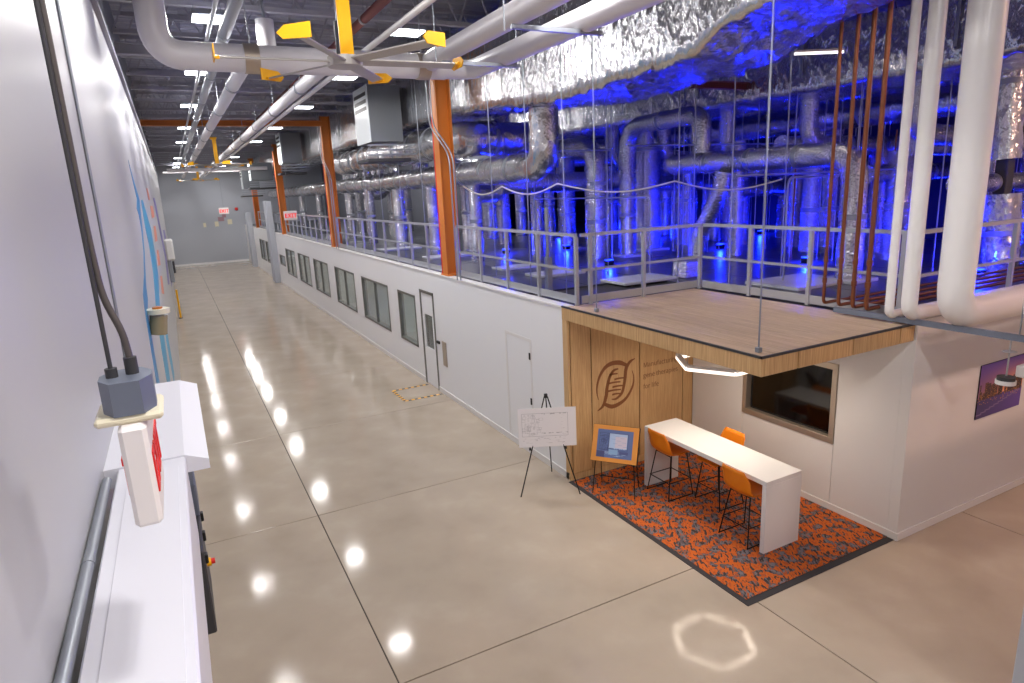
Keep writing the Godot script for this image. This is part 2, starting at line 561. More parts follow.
func build_right_wall() -> void:
	var x0 := WALL_X; var x1 := WALL_X + 0.12
	var wl := struct_node("wall_right", "white cleanroom wall with a row of grey framed windows")
	# openings: [z far, z near, y0, y1]
	var wins := [[-15.28, -14.01], [-18.72, -16.13], [-22.22, -19.60], [-25.92, -23.35], [-29.38, -26.75], [-32.8, -30.24], [-40.1, -38.6], [-42.95, -40.5]]
	var ops := []
	for w in wins: ops.append([w[0], w[1], 0.75, 1.97])
	ops.append([-34.95, -33.3, 1.03, 1.54])
	ops.append([-13.65, -12.80, 0.0, 2.17])
	ops.append([-9.46, -8.56, 0.0, 1.95])
	ops.sort_custom(func(a, b): return a[0] > b[0])
	var z := -7.52
	for o in ops:
		var st := new_st(); bx(st, x0, x1, 0, 2.60, o[1], z, 0.002); part("panel", st, M.white_wall, wl)
		st = new_st(); bx(st, x0, x1, o[3], 2.60, o[0], o[1]); part("panel", st, M.white_wall, wl)
		if o[2] > 0.0:
			st = new_st(); bx(st, x0, x1, 0, o[2], o[0], o[1]); part("panel", st, M.white_wall, wl)
		z = o[0]
	var s2 := new_st(); bx(s2, x0, x1, 0, 2.60, -51.0, z); part("panel", s2, M.white_wall, wl)
	s2 = new_st(); bx(s2, x0 - 0.015, x1 + 0.02, 2.58, DECK, -51.0, -7.52, 0.004)
	struct("trim_2", s2, M.panel_white, "white cap along the top of the cleanroom wall")
	s2 = new_st(); bx(s2, x0 - 0.015, x0, 0, 0.11, -12.8, -7.52, 0.003); bx(s2, x0 - 0.015, x0, 0, 0.11, -51, -13.65, 0.003)
	struct("baseboard_right", s2, M.panel_white, "white coved base along the cleanroom wall")
	# windows
	var n := 0
	for o in ops:
		if o[2] == 0.0: continue
		n += 1
		var w := struct_node("window_%d" % n)
		var st := new_st()
		var f := 0.05
		bx(st, x0 - 0.012, x1, o[3] - f, o[3], o[0], o[1]); bx(st, x0 - 0.012, x1, o[2], o[2] + f, o[0], o[1])
		bx(st, x0 - 0.012, x1, o[2], o[3], o[0], o[0] + f); bx(st, x0 - 0.012, x1, o[2], o[3], o[1] - f, o[1])
		part("window_frame", st, M.frame_grey, w)
		var mull := 0 if o[1] - o[0] < 2.0 else 1
		for k in mull + 1:
			var za: float = lerpf(o[0] + f, o[1] - f, float(k) / (mull + 1)); var zb: float = lerpf(o[0] + f, o[1] - f, float(k + 1) / (mull + 1))
			st = new_st(); bx(st, x0 + 0.03, x0 + 0.04, o[2] + f, o[3] - f, za + (0.02 if k > 0 else 0.0), zb - (0.02 if k < mull else 0.0)); part("pane", st, M.glass, w)
			if k > 0:
				st = new_st(); bx(st, x0 + 0.0, x0 + 0.07, o[2] + f, o[3] - f, za - 0.02, za + 0.02); part("mullion", st, M.frame_grey, w)
	# door with a vision panel
	var d := struct_node("door_1", "white cleanroom door in a grey frame with a tall vision panel")
	var st := new_st()
	bx(st, x0 - 0.012, x1, 2.11, 2.17, -13.65, -12.8); bx(st, x0 - 0.012, x1, 0, 2.17, -13.65, -13.59); bx(st, x0 - 0.012, x1, 0, 2.17, -12.86, -12.8)
	part("door_frame", st, M.frame_grey, d)
	st = new_st()
	bx(st, x0 + 0.005, x0 + 0.05, 0.01, 0.88, -13.59, -12.86); bx(st, x0 + 0.005, x0 + 0.05, 1.64, 2.11, -13.59, -12.86)
	bx(st, x0 + 0.005, x0 + 0.05, 0.88, 1.64, -13.59, -13.47); bx(st, x0 + 0.005, x0 + 0.05, 0.88, 1.64, -12.98, -12.86)
	part("leaf", st, M.white_wall, d)
	st = new_st(); bx(st, x0 + 0.02, x0 + 0.03, 0.88, 1.64, -13.47, -12.98); part("pane", st, M.smoked_glass, d)
	# flush white door near the alcove
	d = struct_node("door_2", "white flush door with dark hinges beside the wooden alcove")
	st = new_st()
	bx(st, x0 - 0.004, x1, 1.90, 1.95, -9.46, -8.56); bx(st, x0 - 0.004, x1, 0, 1.90, -9.46, -9.41); bx(st, x0 - 0.004, x1, 0, 1.90, -8.61, -8.56)
	part("door_frame", st, M.panel_white, d)
	st = new_st(); bx(st, x0 + 0.002, x0 + 0.055, 0.01, 1.898, -9.408, -8.612, 0.001); part("leaf", st, M.white_wall, d)
	for y in [1.67, 0.92]:
		st = new_st(); bx(st, x0 - 0.014, x0 - 0.004, y - 0.055, y + 0.055, -8.635, -8.595); part("hinge", st, M.black_metal, d)
	st = new_st(); bx(st, x0 - 0.012, x0 + 0.03, 0.0, 0.02, -9.41, -8.61); part("threshold", st, M.black_metal, d)
	# rooms behind the glass
	st = new_st(); bx(st, 8.0, 8.1, 0, 2.44, -51, -7.6); struct("wall_lab_back", st, M.lab_wall)
	for z1 in [-11.9, -19.0, -26.2, -33.0, -40.3]:
		st = new_st(); bx(st, 4.83, 8.0, 0, 2.44, z1, z1 + 0.1); struct("wall_lab_partition" if z1 == -11.9 else "wall_lab_partition_%d" % int(-z1), st, M.lab_wall)
	st = new_st(); bx(st, 4.83, 8.0, 0.0, 0.02, -51, -7.6); struct("floor_lab", st, M.lab_floor)
	for z2 in [-14.5, -17.0, -21.0, -24.5, -28.0, -31.5, -37, -41.5]:
		var t := thing("troffer_light", "flat white ceiling light in a room behind the windows", "ceiling light", V(6.6, 2.40, z2), 0.0, "lights in the rooms behind the windows")
		st = new_st(); bx(st, -0.32, 0.32, 0.0, 0.04, -0.62, 0.62); part("housing", st, M.panel_white, t)
		st = new_st(); bx(st, -0.28, 0.28, -0.012, 0.0, -0.58, 0.58); part("lens", st, M.lamp_lab, t)
		area(t, "light", V(0, -0.03, 0), Vector2(0.55, 1.1), Color(0.86, 0.97, 1.0), 1.6)
	for z3 in [-17.6, -20.5, -24.4, -28.3]:
		var t := thing("lab_cabinet", "tall pale cabinet with double doors seen through a window", "cabinet", V(7.7, 0.02, z3), 0.0, "cabinets in the rooms behind the windows")
		st = new_st(); bx(st, -0.25, 0.28, 0, 1.9, -0.5, 0.5, 0.005); part("body", st, M.plate_white, t)
		for s in [-0.245, 0.245]:
			st = new_st(); bx(st, -0.27, -0.25, 0.08, 1.86, s - 0.235, s + 0.235, 0.004); part("door", st, M.lab_wall, t)
	# grey pilasters
	for p in [-36.2, -46.2]:
		st = new_st(); bx(st, x0 - 0.28, x0, 0, DECK + (1.6 if p > -40 else 0.9), p - 0.45, p + 0.55, 0.01)
		single("pilaster", st, M.grey_wall, "grey boxed pilaster standing against the white wall, %s" % ("beside the two narrow windows" if p > -40 else "in the far corner of the wall"), "pilaster")

func build_mezzanine_deck() -> void:
	var dk := struct_node("mezzanine_deck", "grey-blue walkable deck under the ductwork")
	var st := new_st()
	bx(st, 4.72, 16.0, 2.44, DECK - 0.03, -51, -7.52); bx(st, 7.05, 16.0, 2.44, DECK - 0.03, -7.52, -4.06)
	part("slab", st, M.dark_grey, dk)
	var x := 4.86
	while x < 15.9:
		var zz := -4.1
		while zz > -22.0:
			var zn := zz - 2.4
			if not (x < 7.0 and zz > -7.4):
				var s := new_st()
				bx(s, x + 0.008, minf(x + 1.2, 15.95) - 0.008, DECK - 0.03, DECK, zn + 0.008, zz - 0.008, 0.003)
				part("deck_panel", s, M.deck_panel, dk)
			zz = zn
		x += 1.2
	st = new_st(); bx(st, 4.86, 15.95, DECK - 0.03, DECK, -51, -23.4); part("deck_panel", st, M.deck_panel, dk)
	var plates := [[6.95, -8.75, 1.1, 0.7, "beside the foil wrapped box"], [6.35, -10.5, 1.0, 0.6, "behind the guardrail corner"], [6.3, -12.0, 0.9, 0.5, "near the orange column"], [8.5, -6.75, 1.3, 1.0, "under the copper risers"], [6.2, -15.5, 1.2, 0.7, "between the first two columns"], [6.0, -19.0, 1.2, 0.7, "by the second column"]]
	for p in plates:
		st = new_st(); bx(st, p[0] - p[2] / 2, p[0] + p[2] / 2, DECK, DECK + 0.05, p[1] - p[3] / 2, p[1] + p[3] / 2, 0.008)
		single("deck_hatch", st, M.plate_white, "flat white hatch panel lying on the deck %s" % p[4], "hatch")

func build_alcove() -> void:
	var st := new_st()
	# wall behind the wood, and the return at the corridor side
	st = new_st(); bx(st, 4.70, 7.10, 0, 2.43, -7.62, -7.52); bx(st, 4.685, 4.72, 0, 2.43, -7.6, -7.475)
	struct("wall_alcove", st, M.wood_wall, "wooden return at the edge of the alcove")
	var ww := struct_node("wall_alcove_wood", "tall oak panels with dark joints at the back of the alcove")
	var seams := [4.73, 5.085, 5.965, 6.82, 7.03]
	st = new_st(); bx(st, 4.72, 7.03, 0.1, 2.43, -7.52, -7.505); part("joint_back", st, M.black_plastic, ww)
	for k in 4:
		st = new_st(); bx(st, seams[k] + 0.009, seams[k + 1] - 0.009, 0.1, 2.43, -7.505, -7.48, 0.002); part("panel", st, M.wood_wall, ww)
	st = new_st(); bx(st, 4.72, 7.03, 0, 0.095, -7.52, -7.475); struct("baseboard_alcove", st, M.wood_wall)
	# emblem on the panel
	var em := thing("wall_emblem", "brown leaf shaped emblem with a ladder of rungs on the oak panel", "emblem", V(5.5, 1.35, -7.48))
	var o := V(-5.5, -1.35, 0.0)
	var strokes := [
		[[5.200, 1.161], [5.174, 1.278], [5.181, 1.388], [5.23, 1.521], [5.326, 1.635], [5.445, 1.679], [5.589, 1.667], [5.709, 1.61]],
		[[5.872, 1.685], [5.779, 1.649], [5.709, 1.559], [5.689, 1.429], [5.663, 1.289], [5.621, 1.183], [5.523, 1.119], [5.438, 1.125]],
		[[5.820, 1.509], [5.851, 1.379], [5.819, 1.239], [5.706, 1.093], [5.57, 1.026], [5.437, 1.011], [5.317, 1.07]],
		[[5.180, 0.994], [5.278, 1.05], [5.336, 1.186], [5.357, 1.325], [5.407, 1.479], [5.479, 1.564], [5.564, 1.578]]]
	var wid := [[0.006, 0.02, 0.03, 0.04, 0.055, 0.065, 0.07, 0.05], [0.008, 0.045, 0.06, 0.055, 0.05, 0.045, 0.035, 0.015], [0.006, 0.022, 0.035, 0.045, 0.06, 0.065, 0.05], [0.008, 0.045, 0.06, 0.055, 0.05, 0.04, 0.02]]
	for k in 4:
		st = new_st()
		prism(st, ribbon(strokes[k].map(func(q): return Vector2(q[0], q[1])), wid[k]), o, V(1, 0, 0), V(0, 1, 0), V(0, 0, 1), 0.004)
		part("curve", st, M.logo_brown, em)
	for r in [[5.40, 1.508, 5.55, 1.505], [5.49, 1.424, 5.68, 1.418], [5.375, 1.38, 5.60, 1.37], [5.455, 1.312, 5.655, 1.302], [5.36, 1.262, 5.61, 1.248], [5.45, 1.195, 5.60, 1.186]]:
		st = new_st()
		prism(st, ribbon([Vector2(r[0], r[1]), Vector2((r[0] + r[2]) / 2, (r[1] + r[3]) / 2 + 0.006), Vector2(r[2], r[3])], [0.03, 0.026, 0.02]), o, V(1, 0, 0), V(0, 1, 0), V(0, 0, 1), 0.004)
		part("rung", st, M.logo_brown, em)
	var tx := thing("wall_lettering", "three lines of brown lettering on the oak panel right of the emblem", "lettering", V(6.03, 1.35, -7.478))
	var rows := [["Manufacturing", 1.55], ["gene therapies", 1.385], ["for life", 1.21]]
	for r in rows:
		var tm := TextMesh.new()
		tm.text = r[0]
		var f := SystemFont.new(); f.font_names = PackedStringArray(["Droid Sans"])
		tm.font = f; tm.font_size = 48; tm.pixel_size = 0.00215; tm.depth = 0.003
		tm.horizontal_alignment = HORIZONTAL_ALIGNMENT_LEFT
		meshed("line", tm, M.text_brown, tx, V(0, r[1] - 1.35, 0))
	# side wall with the recessed screen: panels around the niche
	var tw := struct_node("wall_screen", "white panelled wall with a recessed screen")
	st = new_st(); bx(st, 7.16, 7.26, 0, 2.44, -7.5, -4.06); part("back", st, M.panel_white, tw)
	var zs := [-7.48, -6.44, -4.95, -4.17]
	st = new_st(); bx(st, 7.03, 7.16, 0.1, 2.43, zs[0], zs[1] - 0.003, 0.002); part("panel", st, M.panel_white, tw)
	st = new_st(); bx(st, 7.03, 7.16, 0.1, 0.91, zs[1] + 0.003, zs[2] - 0.003, 0.002); part("panel", st, M.panel_white, tw)
	st = new_st(); bx(st, 7.03, 7.16, 1.96, 2.43, zs[1] + 0.003, zs[2] - 0.003, 0.002); part("panel", st, M.panel_white, tw)
	st = new_st(); bx(st, 7.03, 7.16, 0.1, 2.43, zs[2] + 0.003, zs[3], 0.002); part("panel", st, M.panel_white, tw)
	st = new_st(); bx(st, 7.015, 7.03, 0, 0.098, -7.48, -4.05, 0.002); struct("baseboard_screen", st, M.panel_white)
	st = new_st(); bx(st, 7.03, 7.16, 0, 0.1, -7.48, -4.17); struct("trim_3", st, M.panel_white)
	var nf := struct_node("trim_4", "brushed steel frame of the screen niche")
	st = new_st()
	bx(st, 7.012, 7.16, 1.88, 1.96, -6.44, -4.95, 0.003); bx(st, 7.012, 7.16, 0.91, 0.99, -6.44, -4.95, 0.003)
	part("rail", st, M.steel, nf)
	st = new_st()
	bx(st, 7.012, 7.16, 0.99, 1.88, -6.44, -6.37, 0.003); bx(st, 7.012, 7.16, 0.99, 1.88, -5.02, -4.95, 0.003)
	part("stile", st, M.steel, nf)
	var tv := thing("wall_screen_display", "black television screen set into the steel framed niche", "television", V(7.12, 0.99, -5.695))
	st = new_st(); bx(st, -0.03, 0.03, 0.0, 0.88, -0.66, 0.66, 0.006); part("bezel", st, M.black_plastic, tv)
	st = new_st(); bx(st, -0.034, -0.03, 0.03, 0.85, -0.63, 0.63); part("screen", st, M.screen_black, tv)
	# wall facing the camera, right of the alcove
	st = new_st(); bx(st, 7.03, 16.0, 0, 2.655, -4.17, -4.05, 0.003)
	struct("wall_front", st, M.panel_white, "white wall with a city poster right of the alcove")
	st = new_st(); bx(st, 7.02, 16.0, 0, 0.1, -4.05, -4.035, 0.003)
	struct("baseboard_front", st, M.panel_white)
	# wooden canopy
	var cn := struct_node("canopy", "oak faced canopy with a brown plank top over the alcove")
	st = new_st(); bx(st, 4.72, 7.05, 2.46, 2.605, -7.50, -4.115); part("core", st, M.black_plastic, cn)
	var px := 4.71
	var k2 := 0
	while px < 7.03:
		st = new_st(); bx(st, px + 0.002, minf(px + 0.233, 7.04) - 0.002, 2.60, 2.617, -7.5, -4.11, 0.001); part("plank", st, M.wood_deck, cn)
		px += 0.233
	st = new_st(); bx(st, 4.72, 7.03, 2.43, 2.46, -7.5, -4.12); part("soffit", st, M.panel_white, cn)
	st = new_st(); bx(st, 4.68, 4.72, 2.425, 2.60, -7.6, -4.08, 0.002); part("fascia", st, M.wood_fascia, cn)
	for f in [[4.725, 5.17], [5.19, 5.99], [6.01, 6.77], [6.79, 7.03]]:
		st = new_st(); bx(st, f[0], f[1], 2.425, 2.60, -4.12, -4.08, 0.002); part("fascia", st, M.wood_fascia, cn)
	st = new_st(); bx(st, 4.675, 4.70, 2.60, 2.622, -7.6, -4.075); bx(st, 4.675, 7.03, 2.60, 2.622, -4.10, -4.075); part("edge_trim", st, M.dark_grey, cn)
	# hexagon lamp below the canopy
	var hx := thing("hexagon_lamp", "slim white hexagonal ring lamp hanging below the canopy", "pendant lamp", V(5.84, 2.03, -5.71))
	for k in 6:
		var a := deg_to_rad(60.0 * k); var b := deg_to_rad(60.0 * (k + 1))
		var p := V(cos(a), 0, sin(a)) * 0.56; var q := V(cos(b), 0, sin(b)) * 0.56
		st = new_st(); bar(st, p + V(0, 0.035, 0), q + V(0, 0.035, 0), 0.055, 0.03); part("housing", st, M.panel_white, hx)
		st = new_st(); bar(st, p, q, 0.056, 0.04); part("diffuser", st, M.lamp_hex, hx)
		area(hx, "light", (p + q) / 2 - V(0, 0.03, 0), Vector2(0.05, 0.5), Color(1.0, 0.93, 0.85), 0.36, V(0, -1, 0), (q - p).normalized())
		st = new_st(); cyl(st, p + V(0, 0.07, 0), p + V(0, 0.40, 0), 0.004, 6); part("suspension", st, M.galv, hx)

func build_columns() -> void:
	var lab := ["thick orange steel column at the near end of the row", "orange steel column with conduits crossing it, second in the row", "orange steel column beside the lit exit sign", "orange steel column at the far end of the row"]
	for k in 4:
		var z: float = [-12.05, -22.2, -33.1, -43.7][k]
		var c := thing("steel_column", lab[k], "column", V(4.87, DECK, z))
		var h := 6.8 - DECK
		var st := new_st(); bx(st, -0.15, -0.128, 0, h, -0.13, 0.13, 0.003); part("flange", st, M.orange_steel, c)
		st = new_st(); bx(st, 0.128, 0.15, 0, h, -0.13, 0.13, 0.003); part("flange", st, M.orange_steel, c)
		st = new_st(); bx(st, -0.128, 0.128, 0, h, -0.012, 0.012); part("web", st, M.orange_steel, c)
		st = new_st(); bx(st, -0.17, 0.19, 0, 0.03, -0.19, 0.19); part("base_plate", st, M.orange_steel, c)
		st = new_st(); cyl(st, V(-0.14, 0.03, -0.16), V(-0.14, h, -0.16), 0.016, 8); part("red_pipe", st, M.red_paint, c)

func build_lamps() -> void:
	var l := thing("high_bay_light", "flat white LED high bay hanging from the roof", "ceiling light", V(0, 6.55, 0), 0.0, "high bay lights above the hall")
	var st := new_st(); bx(st, -0.235, 0.235, 0.02, 0.09, -0.2, 0.2, 0.01); part("housing", st, M.galv, l)
	for k in 4:
		st = new_st(); bx(st, -0.225 + k * 0.114, -0.225 + k * 0.114 + 0.105, 0.0, 0.02, -0.18, 0.18, 0.004); part("lens", st, M.lamp_white, l)
	for s in [-0.2, 0.2]:
		st = new_st(); cyl(st, V(s, 0.09, 0), V(s, 1.1, 0), 0.005, 6); part("cable", st, M.galv, l)
	area(l, "light", V(0, -0.01, 0), Vector2(0.44, 0.34), Color(1.0, 0.985, 0.975), HALL)
	var zs := [-9.8, -13.7, -18.2, -23.4, -28.7, -33.3, -38.3, -43.0, -47.6, -5.2, -0.8, 3.6]
	var first := true
	for x in [0.85, 3.50]:
		for z in zs:
			if first:
				l.position = V(x, 6.55, z)
				first = false
			else:
				copy(l, "high_bay_light", V(x, 6.55, z))
	for p in [[8.3, -18.6], [8.9, -23.0], [8.9, -29.0], [9.2, -36.0], [9.2, -43.0]]:  # bays over the deck; the nearest is added to brighten the ducts there
		copy(l, "high_bay_light", V(p[0], 6.55, p[1]))
	# warm round high bays over the open floor on the right
	var w := thing("warm_bay_light", "round warm white bay light over the open floor right of the alcove", "ceiling light", V(9.6, 6.4, -0.9), 0.0, "warm bay lights over the open floor")
	st = new_st(); tube(st, [V(0, 0.02, 0), V(0, 0.06, 0), V(0, 0.18, 0)], 0.2, 20); part("housing", st, M.galv, w)
	st = new_st(); cyl(st, V(0, 0.0, 0), V(0, 0.02, 0), 0.18, 20); part("lens", st, M.lamp_warm, w)
	st = new_st(); cyl(st, V(0, 0.18, 0), V(0, 1.25, 0), 0.006, 6); part("cable", st, M.galv, w)
	area(w, "light", V(0, -0.01, 0), Vector2(0.3, 0.3), Color(1.0, 0.80, 0.70), WARM)
	copy(w, "warm_bay_light", V(12.8, 6.4, -0.9))
	copy(w, "warm_bay_light", V(9.6, 6.4, 3.6))
	for p in [[V(8.3, 5.95, -6.9), V(8.95, 5.95, -6.6), "in front of the primer red beam"], [V(8.0, 5.98, -7.9), V(8.35, 5.98, -7.8), "beside the foil trunk"]]:
		var tl := thing("tube_lamp", "slim white tube lamp hanging high %s" % p[2], "tube light", p[0])
		var e: Vector3 = p[1] - p[0]
		st = new_st(); bar(st, V(0, 0.03, 0), e + V(0, 0.03, 0), 0.05, 0.03); part("housing", st, M.panel_white, tl)
		st = new_st(); bar(st, Vector3.ZERO, e, 0.035, 0.03); part("tube", st, M.lamp_tube, tl)
		for f in [0.1, 0.9]:
			st = new_st(); cyl(st, e * f + V(0, 0.04, 0), e * f + V(0, 1.65, 0), 0.004, 6); part("cable", st, M.galv, tl)
		area(tl, "light", e * 0.5 - V(0, 0.03, 0), Vector2(0.03, e.length()), Color(1.0, 0.95, 0.88), 0.25, Vector3.DOWN, e.normalized())
	# blue LED floods standing on the deck among the ducts
	var b := thing("blue_flood_light", "small blue LED flood lamp standing on the deck among the ducts", "flood light", Vector3.ZERO, 0.0, "blue flood lights on the deck")
	st = new_st(); bx(st, -0.08, 0.08, 0.0, 0.04, -0.06, 0.06, 0.008); part("base", st, M.black_metal, b)
	st = new_st(); bx(st, -0.09, 0.09, 0.04, 0.10, -0.06, 0.06, 0.01); part("housing", st, M.black_metal, b)
	st = new_st(); bx(st, -0.08, 0.08, 0.10, 0.112, -0.05, 0.05, 0.003); part("lens", st, M.lamp_blue, b)
	omni(b, "light", V(0, 0.22, 0), 0.06, Color(0.03, 0.10, 1.0), BLUE)
	first = true
	for p in [[10.6, -8.3], [7.9, -10.9], [11.6, -11.5], [9.2, -14.6], [13.2, -6.6], [12.8, -15.2], [7.6, -15.0], [10.8, -5.4], [14.4, -10.5], [15.2, -7.6], [15.2, -13.5], [11.2, -18.2], [13.6, -17.8]]:
		if first:
			b.position = V(p[0], DECK, p[1])
			first = false
		else:
			copy(b, "blue_flood_light", V(p[0], DECK, p[1]))

const HALL := 8.0
const WARM := 9.0
const BLUE := 2.5

func rail_run(label: String, a: Vector3, b: Vector3, posts: Array) -> void:
	var t := thing("guardrail", label, "railing", a)
	var d := b - a
	var st := new_st(); bar(st, V(0, 0.97, 0), d + V(0, 0.97, 0), 0.045, 0.045); part("top_rail", st, M.alu, t)
	st = new_st(); bar(st, V(0, 0.49, 0), d + V(0, 0.49, 0), 0.035, 0.035); part("middle_rail", st, M.alu, t)
	st = new_st(); bar(st, V(0, 0.08, 0), d + V(0, 0.08, 0), 0.012, 0.11); part("toe_board", st, M.alu, t)
	for p in posts:
		st = new_st(); bx(st, d.x * p - 0.026, d.x * p + 0.026, 0.0, 0.95, d.z * p - 0.026, d.z * p + 0.026, 0.004); part("post", st, M.alu, t)

func even(n: int) -> Array:
	var r := []
	for k in n + 1: r.append(float(k) / n)
	return r

func build_railings() -> void:
	var x := 4.86
	rail_run("aluminium guardrail from the near orange column to the deck corner", V(x, DECK, -11.65), V(x, DECK, -7.47), even(4))
	rail_run("aluminium guardrail between the two nearest orange columns", V(x, DECK, -21.8), V(x, DECK, -12.3), even(9))
	rail_run("aluminium guardrail between the second and third orange columns", V(x, DECK, -32.7), V(x, DECK, -22.5), even(10))
	rail_run("aluminium guardrail beyond the third orange column", V(x, DECK, -43.2), V(x, DECK, -33.4), even(9))
	rail_run("aluminium guardrail above the oak panels and emblem", V(x + 0.05, DECK, -7.43), V(7.08, DECK, -7.43), [0.07, 0.5, 1.0])
	rail_run("aluminium guardrail above the wall with the screen", V(7.09, DECK, -7.37), V(7.09, DECK, -4.25), [0.29, 0.6, 0.98])
	rail_run("aluminium guardrail above the wall with the poster, behind white pipes", V(7.15, DECK, -4.2), V(14.0, DECK, -4.2), even(7))

# ---------------------------------------------------------------- ductwork
func round_duct(called: String, label: String, pts: Array, r: float, m := "foil_smooth", bend := 0.35, bands := true, group := "") -> Node3D:
	var t := thing(called, label, "duct", pts[0], 0.0, group)
	var loc := pts.map(func(p): return p - pts[0])
	var path := rounded(loc, bend, 8)
	var st := new_st()
	tube(st, dense(path, 0.14), r, 20, r * 0.08)
	part("wrap", st, M[m], t)
	if bands:
		for k in loc.size() - 1:
			var a: Vector3 = loc[k]; var b: Vector3 = loc[k + 1]
			var n := int((b - a).length() / 1.2)
			for j in range(1, n + 1):
				var c := a.lerp(b, float(j) / (n + 1))
				var d := (b - a).normalized()
				st = new_st(); tube(st, [c - d * 0.04, c + d * 0.04], r * 1.025, 20); part("tape_band", st, M.galv, t)
	return t

# rectangular duct along z in crinkled foil; the bottom follows a profile [z, y]
func foil_trunk(called: String, label: String, x0: float, x1: float, top: float, prof: Array, step: float) -> void:
	var t := thing(called, label, "duct", V((x0 + x1) / 2, prof[0][1], prof[0][0]))
	var o := t.position
	var st := new_st()
	st.set_smooth_group(0)
	var rings := []
	var z: float = prof[0][0]
	var zend: float = prof[prof.size() - 1][0]
	var nx := int((x1 - x0) / step); var k := 0
	while z >= zend:
		while k < prof.size() - 2 and z < prof[k + 1][0]: k += 1
		var f := clampf(inverse_lerp(prof[k][0], prof[k + 1][0], z), 0, 1)
		var yb := lerpf(prof[k][1], prof[k + 1][1], smoothstep(0, 1, f))
		var ny := 12
		var ring := []
		for j in ny + 1: ring.append(V(x0, lerpf(top, yb, float(j) / ny), z))
		for j in range(1, nx): ring.append(V(lerpf(x0, x1, float(j) / nx), yb, z))
		for j in ny + 1: ring.append(V(x1, lerpf(yb, top, float(j) / ny), z))
		for q in ring.size():
			var p: Vector3 = ring[q]
			var w := warp.get_noise_3dv(p * V(1.0, 1.2, 3.0) * 2.2) * 0.05 + warp.get_noise_3dv(p * V(1, 1.5, 4.0) * 7.0 + V(9, 3, 1)) * 0.028
			w -= absf(warp.get_noise_3dv(p * V(3.0, 1.0, 5.0) * 1.6 + V(2, 7, 5))) * 0.09
			var s := sin(z * TAU / 1.2) * 0.012
			if p.x == x0: p.x -= w + s
			elif p.x == x1: p.x += w
			if absf(p.y - yb) < 0.001: p.y += w - absf(s)
			ring[q] = p
		rings.append(ring)
		z -= step
	for i in rings.size() - 1:
		for q in rings[i].size() - 1:
			var a: Vector3 = rings[i][q]; var b: Vector3 = rings[i][q + 1]; var c: Vector3 = rings[i + 1][q + 1]; var d: Vector3 = rings[i + 1][q]
			quad(st, a - o, b - o, c - o, d - o, V((x0 + x1) / 2, (top + a.y) / 2, a.z) - o if q != 12 else V((x0 + x1) / 2, top, a.z) - o)
	part("wrap", st, M.foil, t)
	st = new_st(); bx(st, x0 + 0.04, x1 - 0.04, top - 0.02, top, zend, prof[0][0]); st.generate_normals()
	var lid := part("lid", st, M.galv, t)
	lid.position = -o
	# hanger straps under the duct
	var zz: float = prof[0][0] - 1.0
	while zz > maxf(zend, -30.0):
		st = new_st(); bx(st, x0 - 0.05 - o.x, x0 - 0.035 - o.x, 0.2, CEIL - 0.01 - o.y, zz - 0.02 - o.z, zz + 0.02 - o.z); part("strap", st, M.galv, t)
		zz -= 2.4

